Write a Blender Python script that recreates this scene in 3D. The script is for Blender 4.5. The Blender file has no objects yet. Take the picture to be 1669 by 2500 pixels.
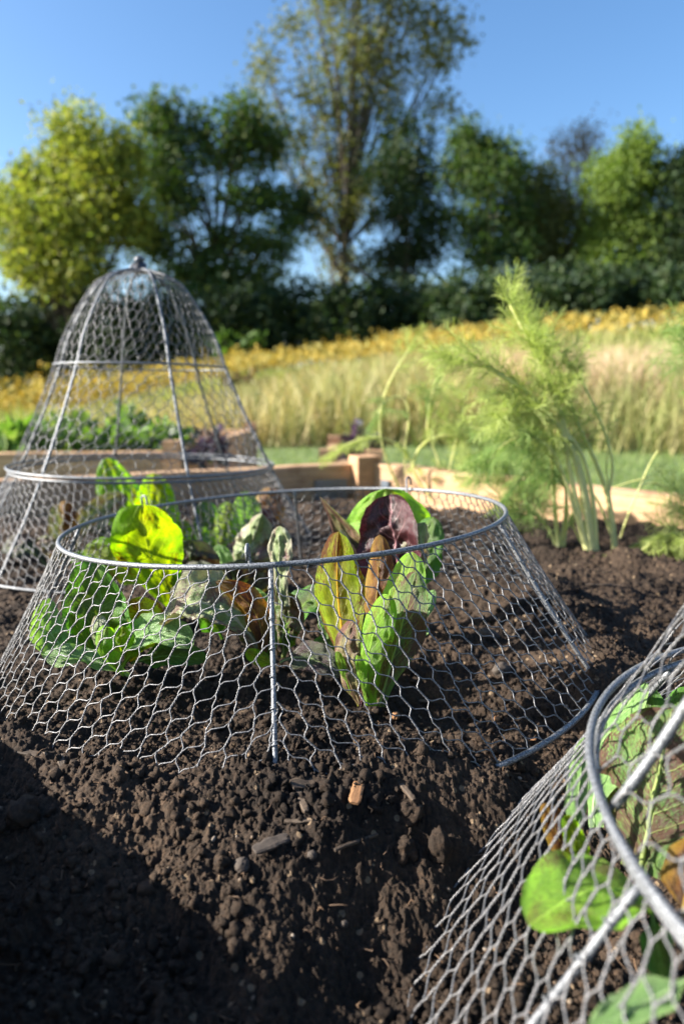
import bpy, math, random
import numpy as np
from mathutils import Vector, Matrix

# ------------------------------------------------------------------ camera, sky, sun, exposure
CAM_H = 0.265
PITCH = math.radians(10.5)
FPX = 1667.0                                   # focal length in photo pixels (24 mm on 36 mm high frame)
SUN_EL = math.radians(27.0)
SUN_AZ = math.radians(-93.0)                   # from +Y, clockwise positive: almost due left of the camera
sc = bpy.context.scene
COL = sc.collection
cam_d = bpy.data.cameras.new('camera'); cam = bpy.data.objects.new('camera', cam_d); COL.objects.link(cam)
cam_d.sensor_fit = 'VERTICAL'; cam_d.sensor_height = 36.0; cam_d.sensor_width = 24.0; cam_d.lens = 24.0
cam_d.clip_start = 0.01; cam_d.clip_end = 2000
cam.location = (0, 0, CAM_H); cam.rotation_euler = (math.pi/2 - PITCH, 0, 0)
cam_d.dof.use_dof = True; cam_d.dof.focus_distance = 0.395; cam_d.dof.aperture_fstop = 6.3
sc.camera = cam
w = bpy.data.worlds.new('World'); sc.world = w; w.use_nodes = True
nt = w.node_tree
sky = nt.nodes.new('ShaderNodeTexSky'); sky.sky_type = 'NISHITA'; sky.sun_disc = False
sky.sun_elevation = SUN_EL; sky.sun_rotation = SUN_AZ; sky.air_density = 1.0; sky.dust_density = 1.3; sky.ozone_density = 3.0
bg = nt.nodes['Background']; bg.inputs['Strength'].default_value = 0.072
hs = nt.nodes.new('ShaderNodeHueSaturation'); hs.inputs['Saturation'].default_value = 1.15; hs.inputs['Value'].default_value = 1.0
nt.links.new(sky.outputs[0], hs.inputs['Color']); nt.links.new(hs.outputs[0], bg.inputs[0])
sd = bpy.data.lights.new('sun', 'SUN'); sd.energy = 5.0; sd.angle = math.radians(0.5); sd.color = (1.0, 0.93, 0.82)
sun = bpy.data.objects.new('sun', sd); COL.objects.link(sun)
SUNV = Vector((math.sin(SUN_AZ)*math.cos(SUN_EL), math.cos(SUN_AZ)*math.cos(SUN_EL), math.sin(SUN_EL)))
sun.rotation_euler = SUNV.to_track_quat('Z', 'Y').to_euler()
sc.view_settings.view_transform = 'Standard'; sc.view_settings.look = 'None'
sc.view_settings.exposure = 1.88; sc.view_settings.gamma = 1.0
sc.cycles.max_bounces = 8; sc.cycles.transparent_max_bounces = 8

# ------------------------------------------------------------------ helpers
rng = np.random.default_rng(7)
CP, SP = math.cos(PITCH), math.sin(PITCH)
def at(px, py, Y):
    """point of the place on the upright plane y = Y seen at photo pixel px, py"""
    k = (1250.0 - py) / FPX
    zr = (k*CP - SP) * Y / (CP + k*SP)
    d = Y*CP - zr*SP
    return np.array([(px - 834.5)/FPX*d, Y, zr + CAM_H])
def on(px, py, z):
    """point at height z seen at photo pixel"""
    k = (1250.0 - py) / FPX
    zr = z - CAM_H
    y = zr*(CP + k*SP)/(k*CP - SP)
    d = y*CP - zr*SP
    return np.array([(px - 834.5)/FPX*d, y, z])

class MB:
    def __init__(s): s.v = []; s.f3 = []; s.f4 = []; s.n = 0; s.uv = []
    def add(s, v, f, uv=None):
        v = np.asarray(v, dtype=np.float64).reshape(-1, 3); f = np.asarray(f, dtype=np.int64)
        (s.f4 if f.shape[1] == 4 else s.f3).append(f + s.n)
        s.v.append(v); s.uv.append(np.zeros((len(v), 2)) if uv is None else np.asarray(uv)); s.n += len(v)
    def more(s, f):                                  # further faces on the vertices added last
        f = np.asarray(f, dtype=np.int64); (s.f4 if f.shape[1] == 4 else s.f3).append(f + (s.n - len(s.v[-1])))
    def build(s, name, mat, parent=None, smooth=True, uv=False):
        me = bpy.data.meshes.new(name)
        V = np.concatenate(s.v); parts = []; tot = []
        for L, k in ((s.f3, 3), (s.f4, 4)):
            if L:
                F = np.concatenate(L); parts.append(F.ravel()); tot.append(np.full(len(F), k))
        idx = np.concatenate(parts); tot = np.concatenate(tot)
        me.vertices.add(len(V)); me.vertices.foreach_set('co', V.ravel())
        me.loops.add(len(idx)); me.loops.foreach_set('vertex_index', idx.astype(np.int32))
        me.polygons.add(len(tot))
        st = np.concatenate([[0], np.cumsum(tot)[:-1]])
        me.polygons.foreach_set('loop_start', st.astype(np.int32))
        me.polygons.foreach_set('use_smooth', np.full(len(tot), smooth))
        if uv:
            UV = np.concatenate(s.uv); l = me.uv_layers.new(name='UVMap'); l.data.foreach_set('uv', UV[idx].astype(np.float32).ravel())
        me.update(calc_edges=True); me.validate()
        me.materials.append(mat)
        o = bpy.data.objects.new(name, me); COL.objects.link(o)
        if parent: o.parent = parent
        return o
    def tube(s, P, r, sides=6, cap=True, uv=None):
        P = np.asarray(P, dtype=float); n = len(P)
        r = np.full(n, r) if np.isscalar(r) else np.asarray(r, dtype=float)
        T = np.gradient(P, axis=0); T /= (np.linalg.norm(T, axis=1, keepdims=True) + 1e-12)
        a = np.array([0, 0, 1.0]) if abs(T[0, 2]) < .8 else np.array([1.0, 0, 0])
        N = np.zeros_like(P); v = np.cross(T[0], a); N[0] = v/np.linalg.norm(v)
        for i in range(1, n):
            v = N[i-1] - T[i]*np.dot(N[i-1], T[i]); N[i] = v/(np.linalg.norm(v) + 1e-12)
        B = np.cross(T, N); A = np.arange(sides)*2*math.pi/sides
        V = P[:, None] + r[:, None, None]*(np.cos(A)[None, :, None]*N[:, None] + np.sin(A)[None, :, None]*B[:, None])
        i = np.arange(n-1)[:, None]*sides; j = np.arange(sides)[None]; k = (j+1) % sides
        F = np.stack([i+j, i+k, i+k+sides, i+j+sides], -1).reshape(-1, 4)
        s.add(V.reshape(-1, 3), F, None if uv is None else np.repeat(uv, sides, 0))
        if cap and sides >= 4:
            fan = [[0, q+1, q] for q in range(1, sides-1)]
            e = (n-1)*sides
            s.more(np.array(fan + [[e, e+q, e+q+1] for q in range(1, sides-1)]))
    def ring(s, C, e1, e2, R, r, sides=8, N=128):
        A = np.arange(N)*2*math.pi/N; n = np.cross(e1, e2)
        rad = np.cos(A)[:, None]*e1 + np.sin(A)[:, None]*e2
        B = np.arange(sides)*2*math.pi/sides
        V = np.asarray(C) + rad[:, None]*(R + r*np.cos(B))[None, :, None] + n*(r*np.sin(B))[None, :, None]
        i = np.arange(N)[:, None]; j = np.arange(sides)[None]
        F = np.stack([i*sides+j, ((i+1) % N)*sides+j, ((i+1) % N)*sides+(j+1) % sides, i*sides+(j+1) % sides], -1).reshape(-1, 4)
        s.add(V.reshape(-1, 3), F)
    def box(s, c, ax, half):
        """ax: 3x3 rows are unit axes"""
        c = np.asarray(c, float); ax = np.asarray(ax, float); h = np.asarray(half, float)
        sg = np.array([[x, y, z] for x in (-1, 1) for y in (-1, 1) for z in (-1, 1)], float)
        V = c + (sg*h) @ ax
        F = [[0, 1, 3, 2], [4, 6, 7, 5], [0, 4, 5, 1], [2, 3, 7, 6], [0, 2, 6, 4], [1, 5, 7, 3]]
        s.add(V, F)

def empty(name, loc, rot=None):
    o = bpy.data.objects.new(name, None); COL.objects.link(o); o.location = loc; o.empty_display_size = .05
    if rot is not None: o.rotation_euler = rot
    return o
def tag(o, label=None, cat=None, group=None, kind=None):
    if label: o['label'] = label
    if cat: o['category'] = cat
    if group: o['group'] = group
    if kind: o['kind'] = kind
    return o
def to_local(o, root):
    """child meshes are built in world space; move them into the frame of an unrotated root"""
    L = root.location
    n = len(o.data.vertices); a = np.empty(n*3); o.data.vertices.foreach_get('co', a)
    a = a.reshape(-1, 3) - np.array(L); o.data.vertices.foreach_set('co', a.ravel()); o.data.update()
    return o

# ---- numpy noise
def _h(ix, iy, seed=0):
    h = (ix.astype(np.int64)*374761393 + iy.astype(np.int64)*668265263 + seed*1442695041) & 0xffffffff
    h = ((h ^ (h >> 13))*1274126177) & 0xffffffff
    return ((h ^ (h >> 16)) & 0xffffff)/float(0xffffff)
def vnoise(x, y, seed=0):
    ix = np.floor(x); iy = np.floor(y); fx = x-ix; fy = y-iy
    ux = fx*fx*(3-2*fx); uy = fy*fy*(3-2*fy)
    a = _h(ix, iy, seed); b = _h(ix+1, iy, seed); c = _h(ix, iy+1, seed); d = _h(ix+1, iy+1, seed)
    return (a+(b-a)*ux)*(1-uy) + (c+(d-c)*ux)*uy - .5
def fbm(x, y, seed=0, oct=4, g=.5):
    s = 0; a = 1
    for o in range(oct):
        s = s + a*vnoise(x*2**o + 17.3*o, y*2**o - 9.1*o, seed+o); a *= g
    return s
def clods(x, y, cell, seed, rmin=.25, rmax=.7, dens=1.0):
    """hemispherical crumbs packed on a jittered grid; returns height in units of cell"""
    X = x/cell; Y = y/cell; ix = np.floor(X); iy = np.floor(Y); H = np.zeros_like(X)
    for dx in (-1, 0, 1):
        for dy in (-1, 0, 1):
            cx = ix+dx; cy = iy+dy
            px = cx+.5+.8*(_h(cx, cy, seed)-.5); py = cy+.5+.8*(_h(cx, cy, seed+1)-.5)
            r = rmin+(rmax-rmin)*_h(cx, cy, seed+2)**1.6
            on_ = _h(cx, cy, seed+3) < dens
            an = _h(cx, cy, seed+4)*math.pi; st = .65+.35*_h(cx, cy, seed+5)
            ca, sa = np.cos(an), np.sin(an)
            u = (X-px)*ca+(Y-py)*sa; v = (-(X-px)*sa+(Y-py)*ca)/st
            d2 = u*u+v*v
            h = np.sqrt(np.maximum(0, r*r-d2))*on_
            H = np.maximum(H, h)
    return H*(1+.55*vnoise(X*3.1, Y*3.1, seed+9)*(H > 0))

# ------------------------------------------------------------------ materials
def newmat(name):
    m = bpy.data.materials.new(name); m.use_nodes = True
    return m, m.node_tree, m.node_tree.nodes, m.node_tree.links, m.node_tree.nodes['Principled BSDF']
def N(nodes, t, **kw):
    n = nodes.new(t)
    for k, v in kw.items():
        if k in ('operation', 'blend_type', 'data_type', 'noise_dimensions', 'feature', 'clamp', 'use_clamp'): setattr(n, k, v)
        else: n.inputs[k].default_value = v
    return n
def ramp(nodes, stops):
    r = nodes.new('ShaderNodeValToRGB'); e = r.color_ramp.elements
    e[0].position, e[0].color = stops[0][0], (*stops[0][1], 1)
    e[1].position, e[1].color = stops[-1][0], (*stops[-1][1], 1)
    for p, c in stops[1:-1]:
        x = e.new(p); x.color = (*c, 1)
    return r
def mix(nodes, links, fac, a, b, mode='MIX'):
    m = nodes.new('ShaderNodeMix'); m.data_type = 'RGBA'; m.blend_type = mode
    for s, v in ((0, fac), (6, a), (7, b)):
        if isinstance(v, bpy.types.NodeSocket): links.new(v, m.inputs[s])
        elif s == 0: m.inputs[0].default_value = v
        else: m.inputs[s].default_value = (*v, 1)
    return m.outputs[2]
def math_(nodes, links, op, a, b=None, c=None):
    m = nodes.new('ShaderNodeMath'); m.operation = op
    for i, v in enumerate((a, b, c)):
        if v is None: continue
        if isinstance(v, bpy.types.NodeSocket): links.new(v, m.inputs[i])
        else: m.inputs[i].default_value = v
    return m.outputs[0]

def mat_soil():
    m, t, n, l, b = newmat('soil')
    tc = n.new('ShaderNodeTexCoord')
    n1 = N(n, 'ShaderNodeTexNoise', Scale=9, Detail=6, Roughness=.6); l.new(tc.outputs['Object'], n1.inputs['Vector'])
    n2 = N(n, 'ShaderNodeTexNoise', Scale=420, Detail=4, Roughness=.7); l.new(tc.outputs['Object'], n2.inputs['Vector'])
    n3 = N(n, 'ShaderNodeTexVoronoi', Scale=260); l.new(tc.outputs['Object'], n3.inputs['Vector'])
    r1 = ramp(n, [(.33, (.0155, .0105, .0075)), (.67, (.054, .0365, .0245))]); l.new(n1.outputs['Fac'], r1.inputs[0])
    r2 = ramp(n, [(.3, (.4, .4, .42)), (.5, (.9, .88, .86)), (.72, (1.75, 1.6, 1.45))]); l.new(n2.outputs['Fac'], r2.inputs[0])
    c = mix(n, l, 1.0, r1.outputs[0], r2.outputs[0], 'MULTIPLY')
    # pale grit and tan flecks
    sep = n.new('ShaderNodeSeparateColor'); l.new(n3.outputs['Color'], sep.inputs[0])
    g = math_(n, l, 'GREATER_THAN', sep.outputs[0], .955)
    g2 = math_(n, l, 'LESS_THAN', n3.outputs['Distance'], .42)
    c = mix(n, l, math_(n, l, 'MULTIPLY', g, g2), c, (.17, .12, .075))
    l.new(c, b.inputs['Base Color']); b.inputs['Roughness'].default_value = .88; b.inputs['Specular IOR Level'].default_value = .25
    bp = N(n, 'ShaderNodeBump', Strength=.9, Distance=.0012)
    n4 = N(n, 'ShaderNodeTexNoise', Scale=700, Detail=5, Roughness=.75); l.new(tc.outputs['Object'], n4.inputs['Vector'])
    l.new(n4.outputs['Fac'], bp.inputs['Height']); l.new(bp.outputs[0], b.inputs['Normal'])
    return m
def mat_wire(name, base=(.19, .20, .215), speck=(.035, .04, .05), scale=900, metal=.45, rough=.5):
    m, t, n, l, b = newmat(name)
    tc = n.new('ShaderNodeTexCoord')
    n1 = N(n, 'ShaderNodeTexNoise', Scale=scale, Detail=5, Roughness=.7); l.new(tc.outputs['Object'], n1.inputs['Vector'])
    r = ramp(n, [(.40, speck), (.52, base), (.68, tuple(min(1, c*1.7) for c in base))]); l.new(n1.outputs['Fac'], r.inputs[0])
    l.new(r.outputs[0], b.inputs['Base Color'])
    b.inputs['Metallic'].default_value = metal; b.inputs['Roughness'].default_value = rough
    bp = N(n, 'ShaderNodeBump', Strength=.5, Distance=.0004); l.new(n1.outputs['Fac'], bp.inputs['Height']); l.new(bp.outputs[0], b.inputs['Normal'])
    return m
def mat_wood(name, c1, c2, scale=1.0, rough=.75):
    m, t, n, l, b = newmat(name)
    tc = n.new('ShaderNodeTexCoord'); mp = n.new('ShaderNodeMapping'); mp.inputs['Scale'].default_value = (6*scale, 110*scale, 110*scale)
    l.new(tc.outputs['Object'], mp.inputs[0])
    n1 = N(n, 'ShaderNodeTexNoise', Scale=1, Detail=6, Roughness=.65, Distortion=.6); l.new(mp.outputs[0], n1.inputs['Vector'])
    n2 = N(n, 'ShaderNodeTexNoise', Scale=7, Detail=3); l.new(tc.outputs['Object'], n2.inputs['Vector'])
    r = ramp(n, [(.3, c1), (.7, c2)]); l.new(n1.outputs['Fac'], r.inputs[0])
    r2 = ramp(n, [(.3, (.75, .72, .7)), (.7, (1.08, 1.05, 1))]); l.new(n2.outputs['Fac'], r2.inputs[0])
    n5 = N(n, 'ShaderNodeTexNoise', Scale=26, Detail=6, Roughness=.7); l.new(tc.outputs['Object'], n5.inputs['Vector'])
    r5 = ramp(n, [(.52, (1, 1, 1)), (.68, (.62, .55, .48))]); l.new(n5.outputs['Fac'], r5.inputs[0])
    wc = mix(n, l, 1., r.outputs[0], r2.outputs[0], 'MULTIPLY')
    l.new(mix(n, l, 1., wc, r5.outputs[0], 'MULTIPLY'), b.inputs['Base Color'])
    b.inputs['Roughness'].default_value = rough
    bp = N(n, 'ShaderNodeBump', Strength=.35, Distance=.002); l.new(n1.outputs['Fac'], bp.inputs['Height']); l.new(bp.outputs[0], b.inputs['Normal'])
    return m
def transl(m, col_out, fac):
    """mix a translucent lobe into a leaf material"""
    n, l = m.node_tree.nodes, m.node_tree.links
    b = n['Principled BSDF']; out = n['Material Output']
    tr = n.new('ShaderNodeBsdfTranslucent')
    if isinstance(col_out, bpy.types.NodeSocket): l.new(col_out, tr.inputs[0])
    else: tr.inputs[0].default_value = (*col_out, 1)
    mx = n.new('ShaderNodeMixShader'); mx.inputs[0].default_value = fac
    l.new(b.outputs[0], mx.inputs[1]); l.new(tr.outputs[0], mx.inputs[2]); l.new(mx.outputs[0], out.inputs[0])
def mat_leaf(name, base, edge, spot, amount, vein, tint=(1.25, 1.3, .45), tr=.42, rough=.42, seed=0., centre=None, bloom=0.0):
    """chicory leaf: UV u across 0..1, v base to tip 0..1"""
    K = 1.9; base, edge, vein = [tuple(min(.75, q*K) for q in c_) for c_ in (base, edge, vein)]; spot = tuple(q*1.4 for q in spot)
    m, t, n, l, b = newmat(name)
    uv = n.new('ShaderNodeUVMap'); uv.uv_map = 'UVMap'
    sp = n.new('ShaderNodeSeparateXYZ'); l.new(uv.outputs[0], sp.inputs[0])
    U = math_(n, l, 'ABSOLUTE', math_(n, l, 'MULTIPLY_ADD', sp.outputs[0], 2.0, -1.0)); V = sp.outputs[1]
    # veins run outwards and upwards: coordinate across them
    ph = math_(n, l, 'SUBTRACT', V, math_(n, l, 'MULTIPLY', U, .34))
    cb = n.new('ShaderNodeCombineXYZ'); l.new(U, cb.inputs[0]); l.new(ph, cb.inputs[1]); cb.inputs[2].default_value = seed
    mp = n.new('ShaderNodeMapping'); mp.inputs['Scale'].default_value = (7, 20, 1); l.new(cb.outputs[0], mp.inputs[0])
    sn = N(n, 'ShaderNodeTexNoise', Scale=3.2, Detail=8, Roughness=.72); l.new(mp.outputs[0], sn.inputs['Vector'])
    big = n.new('ShaderNodeCombineXYZ'); l.new(sp.outputs[0], big.inputs[0]); l.new(V, big.inputs[1]); big.inputs[2].default_value = seed+3
    bn = N(n, 'ShaderNodeTexNoise', Scale=2.6, Detail=3); l.new(big.outputs[0], bn.inputs['Vector'])
    fine = N(n, 'ShaderNodeTexNoise', Scale=26, Detail=7, Roughness=.75); l.new(big.outputs[0], fine.inputs['Vector'])
    wv = math_(n, l, 'SINE', math_(n, l, 'MULTIPLY', math_(n, l, 'ADD', ph, math_(n, l, 'MULTIPLY', bn.outputs['Fac'], .10)), 52.0))
    vr = ramp(n, [(.965, (0, 0, 0)), (.999, (1, 1, 1))]); l.new(math_(n, l, 'MULTIPLY_ADD', wv, .5, .5), vr.inputs[0])
    vfade = math_(n, l, 'SUBTRACT', .75, U)
    mid = math_(n, l, 'LESS_THAN', U, math_(n, l, 'MULTIPLY_ADD', V, -.055, .065))
    side = math_(n, l, 'MULTIPLY', vr.outputs[0], math_(n, l, 'MAXIMUM', vfade, .0))
    veinm = math_(n, l, 'MAXIMUM', mid, side); veinm.node.use_clamp = True
    ce = mix(n, l, math_(n, l, 'POWER', U, 2.2), base, edge)
    v2 = ramp(n, [(.35, (.72, .74, .7)), (.65, (1.15, 1.12, 1.1))]); l.new(bn.outputs['Fac'], v2.inputs[0])
    ce = mix(n, l, 1., ce, v2.outputs[0], 'MULTIPLY')
    # speckle grows where the broad noise is high
    s0 = math_(n, l, 'ADD', math_(n, l, 'MULTIPLY', sn.outputs['Fac'], .62), math_(n, l, 'MULTIPLY', bn.outputs['Fac'], .55))
    th = .73 - amount*.28
    sr = ramp(n, [(th-.035, (0, 0, 0)), (th+.05, (1, 1, 1))]); l.new(s0, sr.inputs[0])
    c = mix(n, l, sr.outputs[0], ce, spot)
    if centre:
        cm = math_(n, l, 'MULTIPLY', math_(n, l, 'SUBTRACT', .75, U), math_(n, l, 'MULTIPLY', bn.outputs['Fac'], 1.7)); cm.node.use_clamp = True
        c = mix(n, l, cm, c, centre)
    fr = ramp(n, [(.36, (.55, .58, .55)), (.5, (1, 1, 1)), (.64, (1.35, 1.3, 1.3))]); l.new(fine.outputs['Fac'], fr.inputs[0])
    c = mix(n, l, .75, c, fr.outputs[0], 'MULTIPLY')
    c = mix(n, l, math_(n, l, 'MULTIPLY', veinm, .8), c, vein)
    l.new(c, b.inputs['Base Color']); b.inputs['Roughness'].default_value = rough; b.inputs['Specular IOR Level'].default_value = .55
    if bloom: b.inputs['Sheen Weight'].default_value = bloom; b.inputs['Sheen Roughness'].default_value = .4
    tc = mix(n, l, 1., c, tint, 'MULTIPLY')
    h = math_(n, l, 'ADD', math_(n, l, 'MULTIPLY', veinm, -.7), math_(n, l, 'MULTIPLY', sn.outputs['Fac'], .8))
    bp = N(n, 'ShaderNodeBump', Strength=.8, Distance=.0016); l.new(h, bp.inputs['Height']); l.new(bp.outputs[0], b.inputs['Normal'])
    transl(m, tc, tr)
    return m
def mat_foliage(name, cols, tr=.35, rough=.6, bright=1.0, tint=(1.2, 1.25, .5), patch=None):
    """random colour per leaf"""
    m, t, n, l, b = newmat(name)
    g = n.new('ShaderNodeNewGeometry')
    stops = [(i/max(1, len(cols)-1), tuple(x*bright for x in c)) for i, c in enumerate(cols)]
    r = ramp(n, stops); l.new(g.outputs['Random Per Island'], r.inputs[0])
    cc = r.outputs[0]
    if patch:                                        # drifts of another colour through the stand
        tcx = n.new('ShaderNodeTexCoord'); pn = N(n, 'ShaderNodeTexNoise', Scale=patch[0], Detail=4, Roughness=.6); l.new(tcx.outputs['Object'], pn.inputs['Vector'])
        pr = ramp(n, [(.36, patch[1]), (.5, (1, 1, 1)), (.64, patch[2])]); l.new(pn.outputs['Fac'], pr.inputs[0])
        cc = mix(n, l, 1., cc, pr.outputs[0], 'MULTIPLY')
    l.new(cc, b.inputs['Base Color']); b.inputs['Roughness'].default_value = rough; b.inputs['Specular IOR Level'].default_value = .25
    transl(m, mix(n, l, 1., cc, tint, 'MULTIPLY'), tr)
    return m
def mat_plain(name, c, rough=.7, metal=0, nscale=20, var=.25):
    m, t, n, l, b = newmat(name)
    tc = n.new('ShaderNodeTexCoord'); n1 = N(n, 'ShaderNodeTexNoise', Scale=nscale, Detail=5); l.new(tc.outputs['Object'], n1.inputs['Vector'])
    r = ramp(n, [(.3, tuple(x*(1-var) for x in c)), (.7, tuple(min(1, x*(1+var)) for x in c))]); l.new(n1.outputs['Fac'], r.inputs[0])
    l.new(r.outputs[0], b.inputs['Base Color']); b.inputs['Roughness'].default_value = rough; b.inputs['Metallic'].default_value = metal
    bp = N(n, 'ShaderNodeBump', Strength=.3, Distance=.002); l.new(n1.outputs['Fac'], bp.inputs['Height']); l.new(bp.outputs[0], b.inputs['Normal'])
    return m

M_soil = mat_soil()
M_ring = mat_wire('galvanised_rod', scale=1100)
M_wire = mat_wire('galvanised_wire', base=(.17, .17, .175), speck=(.05, .05, .055), scale=1500, metal=.4, rough=.42)
M_dark = mat_wire('dark_rod', base=(.10, .10, .11), speck=(.04, .04, .05), metal=.5, rough=.4)
M_board = mat_wood('board_wood', (.32, .185, .095), (.56, .385, .235))
M_post = mat_wood('post_wood', (.30, .17, .09), (.50, .31, .18))
M_plate = mat_plain('bracket_steel', (.16, .19, .23), rough=.4, metal=.7)

# ------------------------------------------------------------------ lie of the land
ZL = -0.20                                               # the mown lawn round the raised beds
def land(x, y):
    t = np.clip((y-4.6)/30.0, 0, 1); s = t*(1.35-.35*t)
    az = x/np.maximum(y, 3.0)
    ridge = np.interp(az, [-3, -1, -.5, -.17, .25, .5, 1, 3], [-2.5, -2.2, -1.7, .25, 1.9, 2.75, 3.6, 4])
    z = ZL + s*(ridge-ZL)
    return z + .06*fbm(x*.25, y*.25, 5, 3)*np.clip((y-5)/10, 0, 1)
def polar_sheet(name, mat, r0, r1, nr, na, zf, a0=-math.pi, a1=math.pi, kind='structure', keep=None):
    rr = r0*(r1/r0)**(np.arange(nr)/(nr-1)); aa = np.linspace(a0, a1, na)
    Rg, Ag = np.meshgrid(rr, aa, indexing='ij'); X = Rg*np.sin(Ag); Y = Rg*np.cos(Ag)
    Z = zf(X, Y); V = np.stack([X, Y, Z], -1).reshape(-1, 3)
    i = np.arange(nr-1)[:, None]*na; j = np.arange(na-1)[None]
    F = np.stack([i+j, i+j+1, i+j+1+na, i+j+na], -1).reshape(-1, 4)
    if keep is not None:
        k = keep(V[:, 0], V[:, 1]); F = F[k[F].all(1)]
        used = np.zeros(len(V), bool); used[F.ravel()] = True
        mp = np.cumsum(used)-1; V = V[used]; F = mp[F]
    b = MB(); b.add(V, F[:, ::-1]); o = b.build(name, mat)
    if kind: o['kind'] = kind
    return o
def mat_ground():
    m, t, n, l, b = newmat('meadow_ground')
    tc = n.new('ShaderNodeTexCoord'); sp = n.new('ShaderNodeSeparateXYZ'); l.new(tc.outputs['Object'], sp.inputs[0])
    n1 = N(n, 'ShaderNodeTexNoise', Scale=.35, Detail=8, Roughness=.65); l.new(tc.outputs['Object'], n1.inputs['Vector'])
    n2 = N(n, 'ShaderNodeTexNoise', Scale=14, Detail=6, Roughness=.7); l.new(tc.outputs['Object'], n2.inputs['Vector'])
    r1 = ramp(n, [(.35, (.10, .12, .03)), (.5, (.22, .19, .07)), (.65, (.36, .26, .13))]); l.new(n1.outputs['Fac'], r1.inputs[0])
    r2 = ramp(n, [(.35, (.06, .11, .025)), (.65, (.14, .18, .06))]); l.new(n2.outputs['Fac'], r2.inputs[0])
    e = math_(n, l, 'ADD', sp.outputs[1], math_(n, l, 'MULTIPLY', n1.outputs['Fac'], 1.0))
    f = math_(n, l, 'GREATER_THAN', e, 5.6)
    l.new(mix(n, l, f, r2.outputs[0], r1.outputs[0]), b.inputs['Base Color']); b.inputs['Roughness'].default_value = .95
    bp = N(n, 'ShaderNodeBump', Strength=.8, Distance=.02); l.new(n2.outputs['Fac'], bp.inputs['Height']); l.new(bp.outputs[0], b.inputs['Normal'])
    return m
polar_sheet('ground', mat_ground(), .05, 900, 150, 140, land)

# ------------------------------------------------------------------ the raised bed
ZT = 0.11                                                # top of the boards
C0 = np.array([.045, 1.39]); CL = np.array([-.803, 1.018]); CF = np.array([.095, -.103]); CR = np.array([1.24, .165]); CB = np.array([.75, -.5])
BED = np.array([C0, CR, CB, CF, CL])
def inside(x, y, poly=BED, m=0.0):
    r = np.ones_like(x, bool)
    c = poly.mean(0)
    for i in range(len(poly)):
        a = poly[i]; b = poly[(i+1) % len(poly)]; d = b-a; n_ = np.array([d[1], -d[0]])/np.linalg.norm(d)
        if np.dot(n_, c-a) < 0: n_ = -n_
        r &= ((x-a[0])*n_[0]+(y-a[1])*n_[1]) > m
    return r
RC = np.array([-.045, .552])
def gauss(x, y, cx, cy, sx, sy, rot=0):
    c, s = math.cos(rot), math.sin(rot); u = (x-cx)*c+(y-cy)*s; v = -(x-cx)*s+(y-cy)*c
    return np.exp(-.5*((u/sx)**2+(v/sy)**2))
def soil_macro(x, y):
    z = .046 + .004*np.sin(x*9+1)*np.cos(y*7)
    dx = x-RC[0]; dy = y-RC[1]; rr = np.hypot(dx, dy); ph = np.degrees(np.arctan2(dy, dx))
    rim = .047 + .056*dx/.242*.242 - .030*dy
    bury = np.interp(ph, [-180, -150, -90, -72, -63, -57, -36, -28, 0, 90, 180], [.008, .014, .018, .013, .006, -.009, -.009, .008, .013, .012, .008])
    wf = np.exp(-.5*((rr-.242)/.034)**2)*.9
    z = z*(1-wf) + (rim+bury)*wf
    z = z + .013*np.exp(-.5*(rr/.15)**2)                                                # soil heaped inside the front cloche
    z = z - .006*gauss(x, y, .12, .42, .06, .05)
    z = z - .018*gauss(x, y, .13, .24, .08, .07)
    z = z - .020*np.clip((.30-y)/.16, 0, 1)                                             # foreground lies lower
    z = z - .012*gauss(x, y, .03, .235, .035, .022, .3) - .010*gauss(x, y, -.085, .29, .03, .012, .2)
    z = z - .010*gauss(x, y, .075, .275, .03, .02, -.5)
    z = z + .010*gauss(x, y, .10, .24, .05, .02, .2)
    z = z + .020*np.clip((x-.15)/.35, 0, 1)*np.clip((y-.5)/.4, 0, 1)
    z = z + .014*fbm(x*11, y*11, 3, 3) + .011*fbm(x*34+5, y*34, 11, 2)
    return z
def soil(x, y):
    wx = x + .005*vnoise(x*140, y*140, 31) + .0022*vnoise(x*420, y*420, 33); wy = y + .005*vnoise(x*140+7, y*140, 32) + .0022*vnoise(x*420, y*420+5, 34)
    z = soil_macro(x, y)
    m = np.clip(.55+1.6*fbm(x*16, y*16, 41, 2), .05, 1.2)
    z = z + m*.010*.8*clods(wx, wy, .013, 51, .12, .55, .30)
    z = z + m*.0055*.8*clods(wx+.3, wy, .0052, 61, .15, .60, .6)
    z = z + .0026*.95*clods(wx, wy+.2, .0026, 71, .25, .62, .95)
    z = z + .0036*fbm(x*210, y*210, 81, 4, .6)
    return z
polar_sheet('soil', M_soil, .105, 1.9, 1500, 1350, soil, -1.05, 1.05, keep=lambda x, y: inside(x, y, m=.012))
so2 = polar_sheet('soil_bed_base', M_soil, .02, 2.2, 60, 120, lambda x, y: soil_macro(x, y)-.012, keep=lambda x, y: inside(x, y, m=.0))
so2.name = 'soil_underlayer'

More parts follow.
